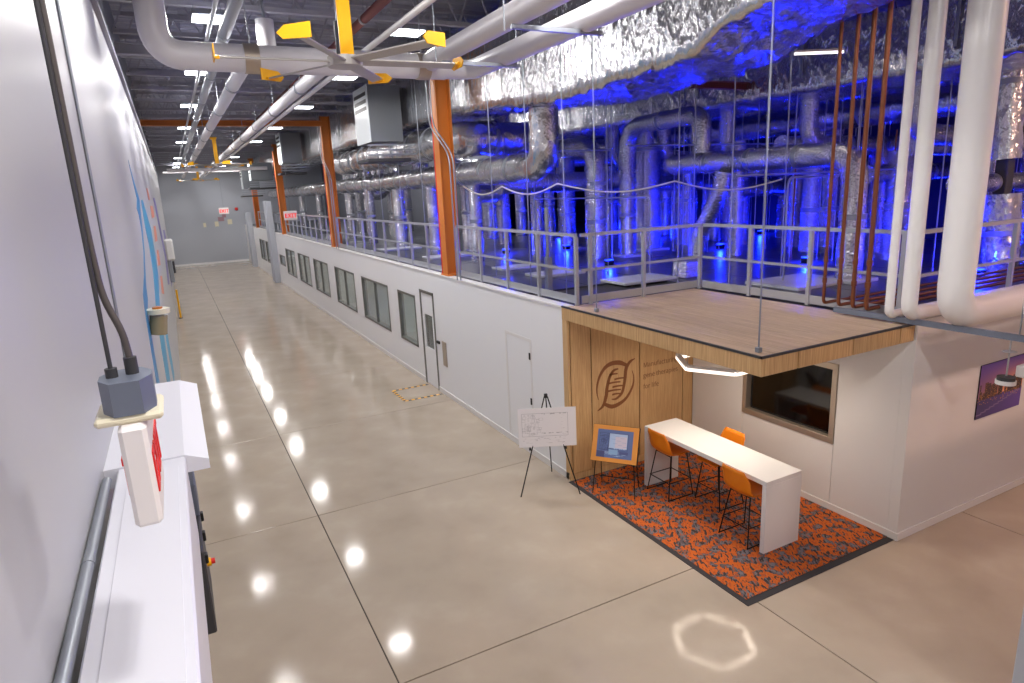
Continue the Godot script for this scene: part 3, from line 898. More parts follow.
func build_ducts() -> void:
	foil_trunk("foil_trunk_duct", "huge crinkled foil wrapped trunk duct above the guardrail", 5.3, 6.72, 6.95, [[-4.1, 5.95], [-5.0, 5.86], [-6.0, 5.58], [-8.5, 5.52], [-11.0, 5.70], [-13.0, 5.84], [-46.0, 5.84]], 0.08)
	foil_trunk("foil_branch_duct", "second foil wrapped trunk duct deeper behind the copper risers", 9.6, 11.2, 6.5, [[-4.4, 5.62], [-20.8, 5.62]], 0.16)
	var D := DECK
	round_duct("round_duct", "long silver round duct running the length of the deck, turning up into the trunk", [V(6.2, 4.63, -46), V(6.2, 4.63, -10.5), V(6.2, 5.62, -10.5)], 0.27, "foil", 0.5)
	round_duct("round_duct", "fat silver duct drum under the grey diffuser boxes", [V(5.75, 5.36, -24), V(5.75, 5.36, -13.6), V(7.6, 5.36, -13.6)], 0.37, "foil", 0.5)
	round_duct("arched_duct", "silver duct arching up from the deck and over like an inverted U", [V(9.15, D, -11.9), V(9.15, 5.45, -11.9), V(9.15, 5.47, -9.62), V(9.15, 4.74, -9.62)], 0.18, "foil_smooth", 0.55)
	round_duct("elbow_duct", "horizontal silver duct bending down to the deck behind the copper risers", [V(9.15, 4.57, -10.4), V(9.15, 4.54, -6.4), V(9.15, D + 0.05, -6.4)], 0.19, "foil_smooth", 0.5)
	round_duct("offset_duct", "silver duct dropping with a slanted offset beside the rail corner", [V(9.0, 4.38, -8.88), V(9.0, 4.02, -8.95), V(9.0, 3.2, -9.5), V(9.0, D, -9.58)], 0.15, "foil_smooth", 0.3)
	var t := thing("filter_drum", "wide blue lit upright filter drum beside the arched duct", "duct", V(10.3, D, -12.7))
	var st := new_st(); tube(st, dense([Vector3.ZERO, V(0, 2.35, 0)], 0.15), 0.36, 24, 0.012); part("wrap", st, M.foil_smooth, t)
	st = new_st(); cyl(st, V(0, 2.35, 0), V(0, 2.42, 0), 0.42, 24); part("cap", st, M.galv, t)
	st = new_st(); cyl(st, V(0, 2.42, 0), V(0, 2.9, 0), 0.2, 20); part("collar", st, M.foil_smooth, t)
	round_duct("goose_duct", "dark blue lit duct rising and turning back along the deck", [V(8.5, D, -12.2), V(8.5, 5.1, -12.2), V(8.5, 5.15, -15.5)], 0.21, "foil_smooth", 0.55)
	round_duct("wall_riser_duct", "silver riser duct at the edge of the deck behind the white pipes", [V(11.55, 6.6, -5.75), V(11.55, 4.34, -5.6)], 0.22, "foil", 0.3)
	round_duct("wall_riser_duct", "short silver riser duct under the rail behind the white pipes", [V(11.55, 3.82, -5.57), V(11.55, D, -5.5)], 0.26, "foil", 0.3)
	st = new_st(); bx(st, 11.45, 11.65, 3.82, 4.34, -5.68, -5.5, 0.01); single("damper_box", st, M.dark_grey, "dark damper box between the two silver risers", "damper")
	# drops from the long round duct
	for p in [[6.25, -25.6, 0.15], [6.15, -22.3, 0.16], [6.25, -19.4, 0.19], [6.2, -16.4, 0.15], [6.3, -28.5, 0.17], [6.2, -31.0, 0.15], [6.3, -36.0, 0.16], [6.3, -13.9, 0.14], [8.4, -21.5, 0.22], [9.3, -24.0, 0.2], [8.2, -26.2, 0.24], [9.4, -28.0, 0.2], [8.6, -31.5, 0.22], [7.4, -23.6, 0.16], [9.9, -22.4, 0.18], [7.6, -29.2, 0.18]]:
		round_duct("drop_duct", "upright silver duct standing on the deck beyond the near column", [V(p[0], D, p[1]), V(p[0], 4.5, p[1])], p[2], "foil_smooth", 0.3, true, "upright ducts beyond the near column")
	# blue lit risers deeper in
	for p in [[7.45, -16.8, 0.25, 4.7], [8.9, -17.6, 0.2, 4.9], [8.0, -14.0, 0.16, 5.0], [9.9, -15.6, 0.22, 5.2], [11.0, -13.9, 0.2, 5.1], [11.9, -13.0, 0.26, 4.9], [12.6, -11.8, 0.18, 5.0], [12.3, -9.6, 0.2, 5.3], [13.4, -10.0, 0.24, 5.2], [13.6, -8.2, 0.18, 5.0], [12.0, -7.5, 0.22, 4.6], [14.3, -8.8, 0.2, 5.2], [14.2, -6.4, 0.22, 5.0], [12.4, -5.4, 0.2, 4.7], [13.3, -13.4, 0.24, 5.2], [14.6, -12.2, 0.2, 5.2], [10.7, -10.2, 0.16, 5.0], [7.9, -19.5, 0.2, 5.0], [9.6, -20.0, 0.25, 5.0], [11.4, -16.6, 0.2, 4.8], [12.6, -17.2, 0.24, 4.8], [10.4, -17.4, 0.16, 4.9], [13.8, -16.0, 0.2, 4.8], [14.8, -15.2, 0.22, 5.2], [12.2, -19.4, 0.26, 5.2], [10.9, -20.2, 0.2, 5.2], [14.2, -19.0, 0.24, 5.2]]:
		var wide := "slim" if p[2] < 0.19 else ("medium" if p[2] < 0.23 else "thick")
		round_duct("riser_duct", "%s upright silver riser duct among the blue lights" % wide, [V(p[0], D, p[1]), V(p[0], p[3], p[1])], p[2], "foil_smooth", 0.3, true, "riser ducts in the blue light")
	# horizontal runs at the back
	round_duct("back_duct", "silver duct running level behind the arched duct", [V(12.0, 5.35, -30), V(12.0, 5.35, -6.0)], 0.26, "foil", 0.4)
	round_duct("back_duct", "upper silver duct close to the dark back wall", [V(13.2, 5.95, -30), V(13.2, 5.95, -5.0)], 0.3, "foil", 0.4)
	round_duct("back_duct", "slim silver duct crossing the deck toward the back wall", [V(9.2, 5.0, -16.4), V(15.6, 5.0, -16.4)], 0.2, "foil_smooth", 0.4)
	round_duct("back_duct", "silver duct crossing the deck near the trunk elbow", [V(6.6, 4.35, -13.2), V(11.4, 4.35, -13.2)], 0.22, "foil_smooth", 0.4)
	t = thing("service_pipe", "thin white pipe high behind the ducts", "pipe", V(12.2, 6.1, -14.8))
	st = new_st(); cyl(st, V(0, 0, -6.0), Vector3.ZERO, 0.05, 12); part("pipe", st, M.pvc, t)
	for z in [-0.6, -3.0, -5.4]:
		st = new_st(); cyl(st, V(0, 0, z), V(0, 1.5, z), 0.006, 6); part("hanger", st, M.galv, t)
	# steel beams in primer red
	for b in [[8.3, 10.75, 5.80, -9.0, "above the arched duct"], [11.2, 13.4, 5.75, -6.4, "near the white vertical pipes"]]:
		t = thing("primer_beam", "dark red primer steel beam %s" % b[4], "beam", V(b[0], b[2], b[3]))
		var w: float = b[1] - b[0]
		st = new_st(); bx(st, 0, w, 0.0, 0.012, -0.06, 0.06); part("flange", st, M.red_primer, t)
		st = new_st(); bx(st, 0, w, 0.11, 0.122, -0.06, 0.06); part("flange", st, M.red_primer, t)
		st = new_st(); bx(st, 0, w, 0.012, 0.11, -0.006, 0.006); part("web", st, M.red_primer, t)
	st = new_st(); bx(st, 7.58, 7.94, D, D + 0.3, -8.62, -8.3, 0.02); single("foil_box", st, M.foil_smooth, "small foil wrapped box on the deck beside the rail corner", "duct box")
	# plinths under two ducts
	for p in [[9.15, -6.4, 0.3, "under the elbow duct"], [9.15, -11.9, 0.28, "under the arched duct"], [10.3, -12.7, 0.42, "under the filter drum"]]:
		st = new_st(); bx(st, p[0] - p[2], p[0] + p[2], D, D + 0.06, p[1] - p[2], p[1] + p[2], 0.01)
		single("duct_plinth", st, M.plate_white, "square white plinth %s" % p[3], "plinth")
	# branch ducts hanging between the trunk and the deck
	for k in 12:
		var z := -14.6 - 1.55 * k
		var x := 7.3 + 0.9 * (k % 2) + rng.randf_range(-0.15, 0.15)
		var y := 4.1 + rng.randf() * 0.9
		var r := rng.randf_range(0.13, 0.24)
		round_duct("branch_duct", "bent silver branch duct dropping from the trunk beyond the near column", [V(x, CEIL - 0.005, z), V(x, y, z), V(x + (1.6 if k % 3 else -0.7), y, z - 0.2)], r, "foil", 0.4, true, "branch ducts beyond the near column")
	for k in 10:
		var z := -5.6 - 1.05 * k
		var y := 4.0 + 0.2 * (k * 3 % 5)
		round_duct("cross_duct", "level silver duct crossing between the blue lit risers", [V(10.3 + 0.5 * (k % 3), y, z), V(15.6, y, z - 0.3)], rng.randf_range(0.1, 0.2), "foil_smooth", 0.4, true, "cross ducts in the blue light")
	for k in 5:
		var z := -6.5 - 2.0 * k
		round_duct("hook_duct", "silver duct hooking over from the branch trunk down to the deck", [V(10.7, 5.6, z), V(10.7, 4.8, z), V(12.9, 4.75, z), V(12.9, D, z)], 0.17, "foil_smooth", 0.5, true, "hooked ducts in the blue light")
	for c in [[V(7.5, 4.28, -7.15), V(11.5, 4.28, -7.15), V(11.5, D, -7.15)], [V(10.6, 4.22, -6.9), V(8.3, 4.22, -6.9), V(8.3, D, -6.9)], [V(7.4, 4.9, -9.6), V(13.5, 4.9, -9.6), V(13.5, D, -9.6)], [V(7.4, 4.0, -13.0), V(7.4, 4.0, -9.0), V(7.4, D, -9.0)], [V(6.9, 4.95, -20.0), V(6.9, 4.95, -11.5), V(8.4, 4.95, -11.5)]]:
		st = new_st(); tube(st, rounded(c, 0.12), 0.014, 8)
		single("thin_conduit", st, M.galv, "thin grey conduit bent around the ducts above the deck", "conduit", "thin conduits around the ducts")
	# grey diffuser boxes with slots
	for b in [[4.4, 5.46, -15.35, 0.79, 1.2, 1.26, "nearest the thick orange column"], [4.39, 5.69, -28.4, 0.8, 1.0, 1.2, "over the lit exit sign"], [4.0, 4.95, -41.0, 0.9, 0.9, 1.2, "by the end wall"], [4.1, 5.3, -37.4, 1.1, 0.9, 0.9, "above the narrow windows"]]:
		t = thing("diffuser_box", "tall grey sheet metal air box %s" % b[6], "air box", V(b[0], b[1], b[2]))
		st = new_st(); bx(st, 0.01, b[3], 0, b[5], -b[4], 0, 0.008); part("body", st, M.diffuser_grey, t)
		st = new_st(); bx(st, -0.01, 0.01, 0.0, b[5], -b[4], 0); part("face", st, M.diffuser_lit, t)  # corridor side painted paler, as lit by the hall
		for k in 3:
			st = new_st(); bx(st, -0.016, -0.01, b[5] - 0.22 - k * 0.16, b[5] - 0.14 - k * 0.16, -b[4] + 0.1, -0.1); part("slot", st, M.black_plastic, t)
		for z in [-0.1, -b[4] + 0.1]:
			st = new_st(); cyl(st, V(b[3] * 0.5, b[5], z), V(b[3] * 0.5, CEIL + 0.05 - b[1], z), 0.01, 6); part("hanger", st, M.galv, t)
		for k in 3:
			st = new_st(); bar(st, V(-0.12, -0.08 - k * 0.11, 0.1), V(b[3] + 0.25, -0.08 - k * 0.11, 0.1), 0.05, 0.04); part("strut_bar", st, M.galv, t)
		st = new_st(); bx(st, -0.15, b[3] + 0.1, -0.46, -0.38, -b[4] * 0.7, 0.15, 0.006); part("tray", st, M.dark_grey, t)
	# threaded hanger rods from roof to ducts and deck
	var rod := thing("hanger_rod", "thin threaded hanger rod in front of the ducts", "rod", Vector3.ZERO, 0.0, "hanger rods above the deck")
	st = new_st(); cyl(st, Vector3.ZERO, V(0, 1, 0), 0.009, 6); part("rod", st, M.galv, rod)
	st = new_st(); cyl(st, Vector3.ZERO, V(0, 0.01, 0), 0.022, 6); part("nut", st, M.galv, rod)
	var spots := []
	for z in [-8.2, -9.3, -10.6, -13.0, -14.2, -15.8, -17.5, -19.0]: spots.append([5.15, z, DECK])
	for z in [-6.9, -8.0, -9.9, -12.6]: spots.append([7.15, z, DECK])
	for p in [[8.6, -7.2], [8.4, -9.0], [9.5, -8.4], [9.6, -10.6], [10.0, -7.0], [10.4, -9.4], [11.2, -8.2], [8.2, -11.2], [11.0, -6.2], [12.2, -8.6], [9.8, -13.6], [11.4, -12.2], [12.8, -7.0], [13.0, -9.1], [10.9, -11.2]]: spots.append([p[0], p[1], DECK])
	for k in 44: spots.append([9.7 + 5.6 * fposmod(k * 0.618, 1.0), -5.2 - 9.5 * (k + 0.5) / 44.0, DECK])
	for k in spots.size():
		var q: Node3D = rod if k == 0 else copy(rod, "hanger_rod", Vector3.ZERO)
		q.position = V(spots[k][0], spots[k][2], spots[k][1])
		q.scale = V(1, 6.9 - spots[k][2], 1)
	# copper drops seen between the ducts
	for p in [[11.3, -7.9], [11.6, -7.3], [11.9, -8.3], [12.4, -7.9], [10.9, -8.9]]:
		st = new_st(); cyl(st, V(p[0], DECK, p[1]), V(p[0], 5.0, p[1]), 0.014, 8)
		single("copper_drop", st, M.copper, "thin copper drop pipe deep among the blue ducts", "pipe", "copper drops in the blue light")
	# hanging cable in swags below the long duct
	st = new_st()
	var pts := []
	var ends := [V(5.2, 4.35, -12.0), V(5.5, 4.30, -10.9), V(5.9, 4.30, -9.6), V(7.6, 4.25, -8.6), V(9.0, 4.2, -7.6)]
	for k in ends.size() - 1:
		for s in 8:
			var f := s / 8.0
			var p: Vector3 = ends[k].lerp(ends[k + 1], f)
			p.y -= 0.16 * sin(f * PI)
			pts.append(p)
	pts.append(ends[4])
	tube(st, pts, 0.012, 6)
	single("swag_cable", st, M.cream, "pale cable hanging in swags below the round duct", "cable")
	# conduits dropping past the columns
	for c in [[-11.2, 0.0, "the near orange column"], [-21.2, 0.0, "the second orange column"]]:
		for k in 2:
			var z: float = c[0] + 0.06 * k
			st = new_st(); tube(st, rounded([V(4.62 + 0.045 * k, 6.9, z - 0.9), V(4.62 + 0.045 * k, 5.5, z - 0.9), V(4.62 + 0.045 * k, 4.9, z), V(4.62 + 0.045 * k, DECK, z)], 0.25), 0.014, 8)
			single("bent_conduit", st, M.galv, "grey conduit bending down past %s" % c[2], "conduit", "conduits by %s" % c[2])
	# conduit post standing in front of the guardrail
	st = new_st(); cyl(st, V(4.97, DECK, -8.42), V(4.97, 3.95, -8.42), 0.03, 10); bx(st, 4.93, 5.01, DECK, DECK + 0.6, -8.47, -8.37)
	single("cable_post", st, M.galv, "grey cable post standing behind the guardrail", "post")

func build_ceiling_pipes() -> void:
	var st := new_st()
	# big white pipe: drops, crosses the hall, and turns towards the near end
	var t := thing("insulated_pipe", "thick white insulated pipe dropping from the roof and crossing the hall", "pipe", V(0.13, 5.82, -8.3))
	tube(st, rounded([V(0, 1.7, 0), Vector3.ZERO, V(3.3, 0, 0)], 0.30, 10), 0.15, 24); part("jacket", st, M.insulation_white, t)
	st = new_st(); tube(st, rounded([V(3.25, -0.02, 0), V(3.68, -0.02, 0), V(3.68, -0.02, 9.5)], 0.4, 10), 0.12, 24); part("slim_leg", st, M.insulation_white, t)
	for x in [0.95, 3.0]:
		st = new_st(); tube(st, [V(x - 0.08, 0, 0), V(x + 0.08, 0, 0)], 0.161, 24); part("saddle", st, M.steel, t)
		st = new_st(); cyl(st, V(x, 0.17, 0), V(x, 1.0, 0), 0.008, 6); part("hanger", st, M.galv, t)
	t = thing("insulated_pipe", "thick white insulated pipe branching off the crossing pipe", "pipe", V(3.2, 5.93, -7.8))
	st = new_st(); tube(st, [V(0, -0.08, -0.48), V(0, -0.06, -0.2), V(0, -0.06, 9.0)], 0.115, 24); part("jacket", st, M.insulation_white, t)
	for z in [-7.3, -5.6, -3.9]:
		var s := thing("trapeze_hanger", "grey strut trapeze carrying the two thick white pipes", "hanger", V(3.45, 5.685, z), 0.0, "trapeze hangers under the thick pipes")
		st = new_st(); bx(st, -0.45, 0.55, -0.02, 0.02, -0.02, 0.02); part("strut", st, M.galv, s)
		for x in [-0.52, 0.52]:
			st = new_st(); cyl(st, V(x, -0.04, 0), V(x, 1.2, 0), 0.007, 6); part("rod", st, M.galv, s)
	t = thing("capped_pipe", "short white capped pipe end behind the thick crossing pipe", "pipe", V(1.5, 6.2, -9.8))
	st = new_st(); tube(st, [V(0, -0.2, 0), V(0, 0.25, 0), V(0, 0.36, 0), V(0, 0.4, 0)], 0.12, 20); part("jacket", st, M.insulation_white, t)
	st = new_st(); cyl(st, V(0, 0.4, 0), V(0, 1.3, 0), 0.02, 8); part("hanger", st, M.galv, t)
	# long pipes down the hall
	for p in [[1.16, 6.0, 0.095, "insulation_white", "long white pipe down the hall nearest the left wall", -9.0], [2.18, 6.0, 0.095, "insulation_white", "long white pipe down the hall along its middle", -9.0], [2.45, 6.0, 0.035, "pvc", "thin white conduit running down the whole hall", 2.0], [0.94, 6.3, 0.07, "galv", "grey metal pipe down the hall beside the white one", 2.0], [0.80, 6.42, 0.025, "alu", "slim bright conduit above the grey metal pipe", 2.0], [2.75, 6.6, 0.06, "red_primer", "dark red sprinkler pipe under the joists", 2.0]]:
		t = thing("long_pipe", p[4], "pipe", V(p[0], p[1], p[5]))
		st = new_st(); cyl(st, Vector3.ZERO, V(0, 0, -49 - p[5]), p[2], 14); part("pipe", st, M[p[3]], t)
		var z := -2.4
		while z > -34.0 and p[2] > 0.05:
			st = new_st(); tube(st, [V(0, 0, z - 0.035), V(0, 0, z + 0.035)], p[2] * 1.16, 14); part("clamp", st, M.galv, t)
			st = new_st(); cyl(st, V(0, p[2], z), V(0, 6.9 - p[1], z), 0.006, 6); part("hanger", st, M.galv, t)
			z -= 3.0
	st = new_st(); cyl(st, V(0.2, 5.9, -37), V(4.9, 5.9, -37), 0.09, 14)
	single("crossing_pipe", st, M.insulation_white, "white pipe crossing the hall near the far fan", "pipe")
	st = new_st(); cyl(st, V(0.0, 6.1, -44), V(4.9, 6.1, -44), 0.06, 12)
	single("crossing_pipe", st, M.insulation_white, "slimmer white pipe crossing the hall by the end wall", "pipe")
	# fans
	fan("large ceiling fan with six blades and yellow tips under the thick white pipe", V(1.76, 5.55, -6.8), 1.19, 2.0)
	fan("distant ceiling fan with yellow tips far down the hall", V(1.75, 5.55, -25.8), 1.15, 18.0)
	fan("smallest ceiling fan with yellow tips near the end wall", V(1.75, 5.55, -42.0), 1.15, 40.0)

func fan(label: String, at: Vector3, r: float, deg: float) -> void:
	var t := thing("ceiling_fan", label, "fan", at)
	var st := new_st(); tube(st, [V(0, -0.05, 0), V(0, -0.03, 0), V(0, 0.04, 0)], 0.17, 24); part("hub", st, M.fan_grey, t)
	st = new_st(); cyl(st, V(0, 0.04, 0), V(0, 0.36, 0), 0.075, 16); part("motor", st, M.dark_grey, t)
	st = new_st(); bx(st, -0.06, 0.07, 0.03, 0.86, 0.085, 0.115, 0.005); part("bracket", st, M.yellow, t)
	st = new_st(); bx(st, -0.12, 0.1, 0.86, 0.94, -0.02, 0.13, 0.008); part("bracket_clamp", st, M.yellow, t)
	st = new_st(); cyl(st, V(-0.02, 0.36, 0), V(-0.02, 1.3, 0), 0.03, 10); part("down_rod", st, M.galv, t)
	for k in 6:
		var a := deg_to_rad(deg + 60.0 * k)
		var d := V(cos(a), 0, sin(a)); var s := V(-sin(a), 0, cos(a))
		var pitch := Basis(d, deg_to_rad(-14))
		var bs := Basis(d, (pitch * V(0, 1, 0)), pitch * s)
		st = new_st(); box(st, d * (0.13 + (r - 0.13) * 0.5), V(r - 0.13, 0.016, 0.13), 0.006, bs)
		var b := part("blade", st, M.fan_grey, t)
		st = new_st()
		prism(st, PackedVector2Array([Vector2(-0.12, -0.03), Vector2(0.12, -0.03), Vector2(0.17, 0.02), Vector2(0.10, 0.075), Vector2(-0.12, 0.09)]), d * (r - 0.005), s, V(0, 1, 0), d, 0.012)
		box(st, d * (r - 0.02), V(0.05, 0.03, 0.14), 0.004, bs)
		part("winglet", st, M.yellow, b)

func build_pipe_rack() -> void:
	var st := new_st()
	# strut shelf
	var t := thing("pipe_strut", "grey channel strut carrying copper and white pipes beside the canopy", "strut", V(6.88, 2.64, -4.96))
	bx(st, -0.02, 0.02, 0.0, 0.06, 0, 2.6); part("channel", st, M.blue_grey, t)
	for z in [0.25, 1.93]:
		st = new_st(); cyl(st, V(0, 0, z), V(0, 4.2, z), 0.008, 6); part("rod", st, M.galv, t)
	var cz := [-5.1, -4.9, -4.72, -4.55]
	var cl := ["first copper riser, farthest from the white pipes", "second copper riser, between its copper neighbours", "third copper riser, between its copper neighbours", "fourth copper riser, next to the thin white pipe"]
	for k in 4:
		t = thing("copper_riser", cl[k], "pipe", V(6.86, 2.73, cz[k]))
		var r := 0.02 + 0.002 * k
		st = new_st(); tube(st, rounded([V(0, 4.3, 0), Vector3.ZERO, V(8.0, 0, 0)], 0.06, 6), r, 12); part("pipe", st, M.copper, t)
		for y in [0.25, 0.5]:
			st = new_st(); cyl(st, V(0, y, 0), V(0, y + 0.06, 0), r * 1.3, 12); part("coupling", st, M.copper, t)
		st = new_st(); cyl(st, V(0.5, 0, 0), V(0.58, 0, 0), r * 1.35, 12); part("coupling", st, M.copper, t)
	for w in [[-4.23, 0.046, 2.725, "slim white upright pipe beside the copper risers"], [-4.02, 0.078, 2.76, "medium white upright pipe with an elbow at its foot"], [-3.58, 0.155, 2.82, "thickest white upright pipe bending away at its foot"], [-2.83, 0.15, 2.82, "thick white pipe elbow at the end of the strut"]]:
		t = thing("white_riser", w[3], "pipe", V(6.78, w[2], w[0]))
		var bend: float = w[1] * 1.9
		st = new_st(); tube(st, rounded([V(0, 4.5, 0), Vector3.ZERO, V(8.0, 0, 0)], bend, 12), w[1], 24); part("jacket", st, M.pvc, t)
		st = new_st(); tube(st, [V(0, bend, 0), V(0, bend + 0.02, 0)], w[1] * 1.012, 24); part("seam", st, M.pvc, t)
		st = new_st(); tube(st, [V(0, 1.35, 0), V(0, 1.37, 0)], w[1] * 1.012, 24); part("seam", st, M.pvc, t)
	# canopy hanger with turnbuckle
	t = thing("canopy_hanger", "slim steel rod holding up the corner of the wooden canopy", "rod", V(4.79, 2.622, -4.22))
	st = new_st(); cyl(st, Vector3.ZERO, V(0, 4.3, 0), 0.008, 8); part("rod", st, M.galv, t)
	st = new_st(); bx(st, -0.025, 0.025, 0, 0.05, -0.025, 0.025, 0.004); part("bracket", st, M.galv, t)
	t = thing("canopy_hanger", "slim steel rod holding up the canopy beside the emblem wall", "rod", V(4.79, 2.622, -6.9))
	st = new_st(); cyl(st, Vector3.ZERO, V(0, 4.3, 0), 0.008, 8); part("rod", st, M.galv, t)
	st = new_st(); bx(st, -0.025, 0.025, 0, 0.05, -0.025, 0.025, 0.004); part("bracket", st, M.galv, t)
	# dome fixture hanging from the strut
	t = thing("hanging_dome", "small round white fixture hanging on a rod before the poster", "fixture", V(6.9, 2.24, -3.1))
	st = new_st(); cyl(st, V(0, 0.04, 0), V(0, 0.40, 0), 0.008, 8); part("rod", st, M.alu, t)
	st = new_st(); tube(st, [V(0, 0.28, 0), V(0, 0.285, 0)], 0.06, 16); part("guard_ring", st, M.alu, t)
	st = new_st(); tube(st, [V(0, -0.04, 0), V(0, 0.0, 0)], 0.085, 20); part("body", st, M.pvc, t)
	st = new_st(); tube(st, [V(0, 0.0, 0), V(0, 0.035, 0)], 0.075, 20); part("collar", st, M.dark_grey, t)
	st = new_st(); bx(st, 7.28, 7.5, 2.18, 2.3, -3.2, -3.05, 0.01); single("sensor_box", st, M.pvc, "white sensor box hanging beside the round fixture", "sensor")
	# white column at the right of the view
	t = thing("boxed_column", "pale grey boxed column at the edge of the open floor", "column", V(5.33, 0, -1.8))
	st = new_st(); bx(st, -0.2, 0.3, 0, 5.8, -0.2, 0.3, 0.01); part("casing", st, M.grey_wall, t)
	st = new_st(); bx(st, -0.21, 0.31, 0, 0.1, -0.21, 0.31, 0.003); part("base", st, M.panel_white, t)

# ---------------------------------------------------------------- furniture
func stool(label: String, at: Vector3, turn: float) -> void:
	var t := thing("bar_stool", label, "stool", at, turn)
	# shell faces +x: profile from seat front to the top of the back
	var prof := [V(0.24, 0.60, 0), V(0.235, 0.622, 0), V(0.20, 0.63, 0), V(0.08, 0.614, 0), V(-0.06, 0.608, 0), V(-0.14, 0.622, 0), V(-0.185, 0.66, 0), V(-0.21, 0.72, 0), V(-0.225, 0.81, 0), V(-0.245, 0.90, 0), V(-0.26, 0.955, 0)]
	var wid := [0.17, 0.185, 0.20, 0.215, 0.22, 0.22, 0.215, 0.21, 0.205, 0.19, 0.16]
	var st := new_st()
	var n := 10
	var top := []; var bot := []
	for k in prof.size():
		var a := []; var b := []
		var p: Vector3 = prof[k]
		var q: Vector3 = (prof[mini(k + 1, prof.size() - 1)] - prof[maxi(k - 1, 0)]).normalized()
		var nrm := V(q.y, -q.x, 0)
		for j in n + 1:
			var f := float(j) / n * 2.0 - 1.0
			var lift := pow(absf(f), 3.0) * (0.035 if k >= 3 and k <= 8 else 0.012)
			var v: Vector3 = p - nrm * lift * -1.0 + V(0, 0, f * wid[k])
			a.append(v); b.append(v - nrm * 0.01)
		top.append(a); bot.append(b)
	st.set_smooth_group(0)
	for k in prof.size() - 1:
		for j in n:
			var c: Vector3 = (top[k][j] + bot[k][j] + top[k + 1][j + 1] + bot[k + 1][j + 1]) / 4
			quad(st, top[k][j], top[k][j + 1], top[k + 1][j + 1], top[k + 1][j], c)
			quad(st, bot[k][j], bot[k][j + 1], bot[k + 1][j + 1], bot[k + 1][j], c)
		for j in [0, n]:
			quad(st, top[k][j], bot[k][j], bot[k + 1][j], top[k + 1][j], (top[k][n / 2] + bot[k + 1][n / 2]) / 2)
	for k in [0, prof.size() - 1]:
		for j in n:
			quad(st, top[k][j], top[k][j + 1], bot[k][j + 1], bot[k][j], (top[5][5] + bot[k][5]) / 2)
	part("shell", st, M.stool_orange, t)
	var r := 0.0075
	for sx in [-1.0, 1.0]:
		for sz in [-1.0, 1.0]:
			st = new_st(); cyl(st, V(sx * 0.14 + 0.02, 0.605, sz * 0.15), V(sx * 0.215, 0.0, sz * 0.225), r, 8); part("leg", st, M.black_metal, t)
	for sz in [-1.0, 1.0]:
		st = new_st(); cyl(st, V(-0.19, 0.24, sz * 0.197), V(0.19, 0.24, sz * 0.197), r * 0.9, 8); part("footrest", st, M.black_metal, t)
		st = new_st(); cyl(st, V(-0.215, 0.008, sz * 0.225), V(0.215, 0.008, sz * 0.225), r, 8); part("floor_bar", st, M.black_metal, t)
	for sx in [-1.0, 1.0]:
		st = new_st(); cyl(st, V(sx * 0.19, 0.24, -0.197), V(sx * 0.19, 0.24, 0.197), r * 0.9, 8); part("footrest", st, M.black_metal, t)
		st = new_st(); cyl(st, V(sx * 0.14 + 0.02, 0.6, -0.15), V(sx * 0.14 + 0.02, 0.6, 0.15), r, 8); part("seat_bar", st, M.black_metal, t)

func print_mat(called: String, im: Image) -> StandardMaterial3D:
	var m := mat(called, Color.WHITE, 0.5)
	m.albedo_texture = tex(im)
	m.texture_repeat = false
	return m

# a board with the print on its front face: local x right, y up, z towards the viewer
func face_quad(w: float, h: float) -> QuadMesh:
	var q := QuadMesh.new()
	q.size = Vector2(w, h)
	return q

func plan_image(bg: Color, ink: Color, pale: Color, seed_: int, w: int, h: int) -> Image:
	var im := Image.create(w, h, false, Image.FORMAT_RGB8)
	im.fill(bg)
	var g := RandomNumberGenerator.new(); g.seed = seed_
	var line := func(x: int, y: int, ww: int, hh: int, c: Color) -> void: im.fill_rect(Rect2i(x, y, ww, hh), c)
	var x0 := int(w * 0.06); var x1 := int(w * 0.86); var y0 := int(h * 0.12); var y1 := int(h * 0.72)
	line.call(x0, y0, x1 - x0, 2, ink); line.call(x0, y1, x1 - x0, 2, ink); line.call(x0, y0, 2, y1 - y0, ink); line.call(x1, y0, 2, y1 - y0, ink)
	for k in 46:
		var x := g.randi_range(x0, int(w * 0.36)); var y := g.randi_range(y0, y1 - 12)
		var a := g.randi_range(8, 40); var b := g.randi_range(6, 34)
		line.call(x, y, a, 1, ink); line.call(x, y + b, a, 1, ink); line.call(x, y, 1, b, ink); line.call(x + a, y, 1, b, ink)
	for k in 26:
		var x := g.randi_range(int(w * 0.40), x1 - 10)
		line.call(x, y0 + (4 if k % 2 == 0 else int((y1 - y0) * 0.86)), g.randi_range(6, 20), g.randi_range(3, 9), pale)
	for k in 30:
		line.call(g.randi_range(x0, x1 - 30), g.randi_range(y1 + 8, int(h * 0.92)), g.randi_range(10, 40), g.randi_range(1, 3), pale)
	for k in 14:
		line.call(g.randi_range(int(w * 0.72), x1 - 22), g.randi_range(y0 + 10, y1 - 10), g.randi_range(8, 20), 1, pale)
	return im

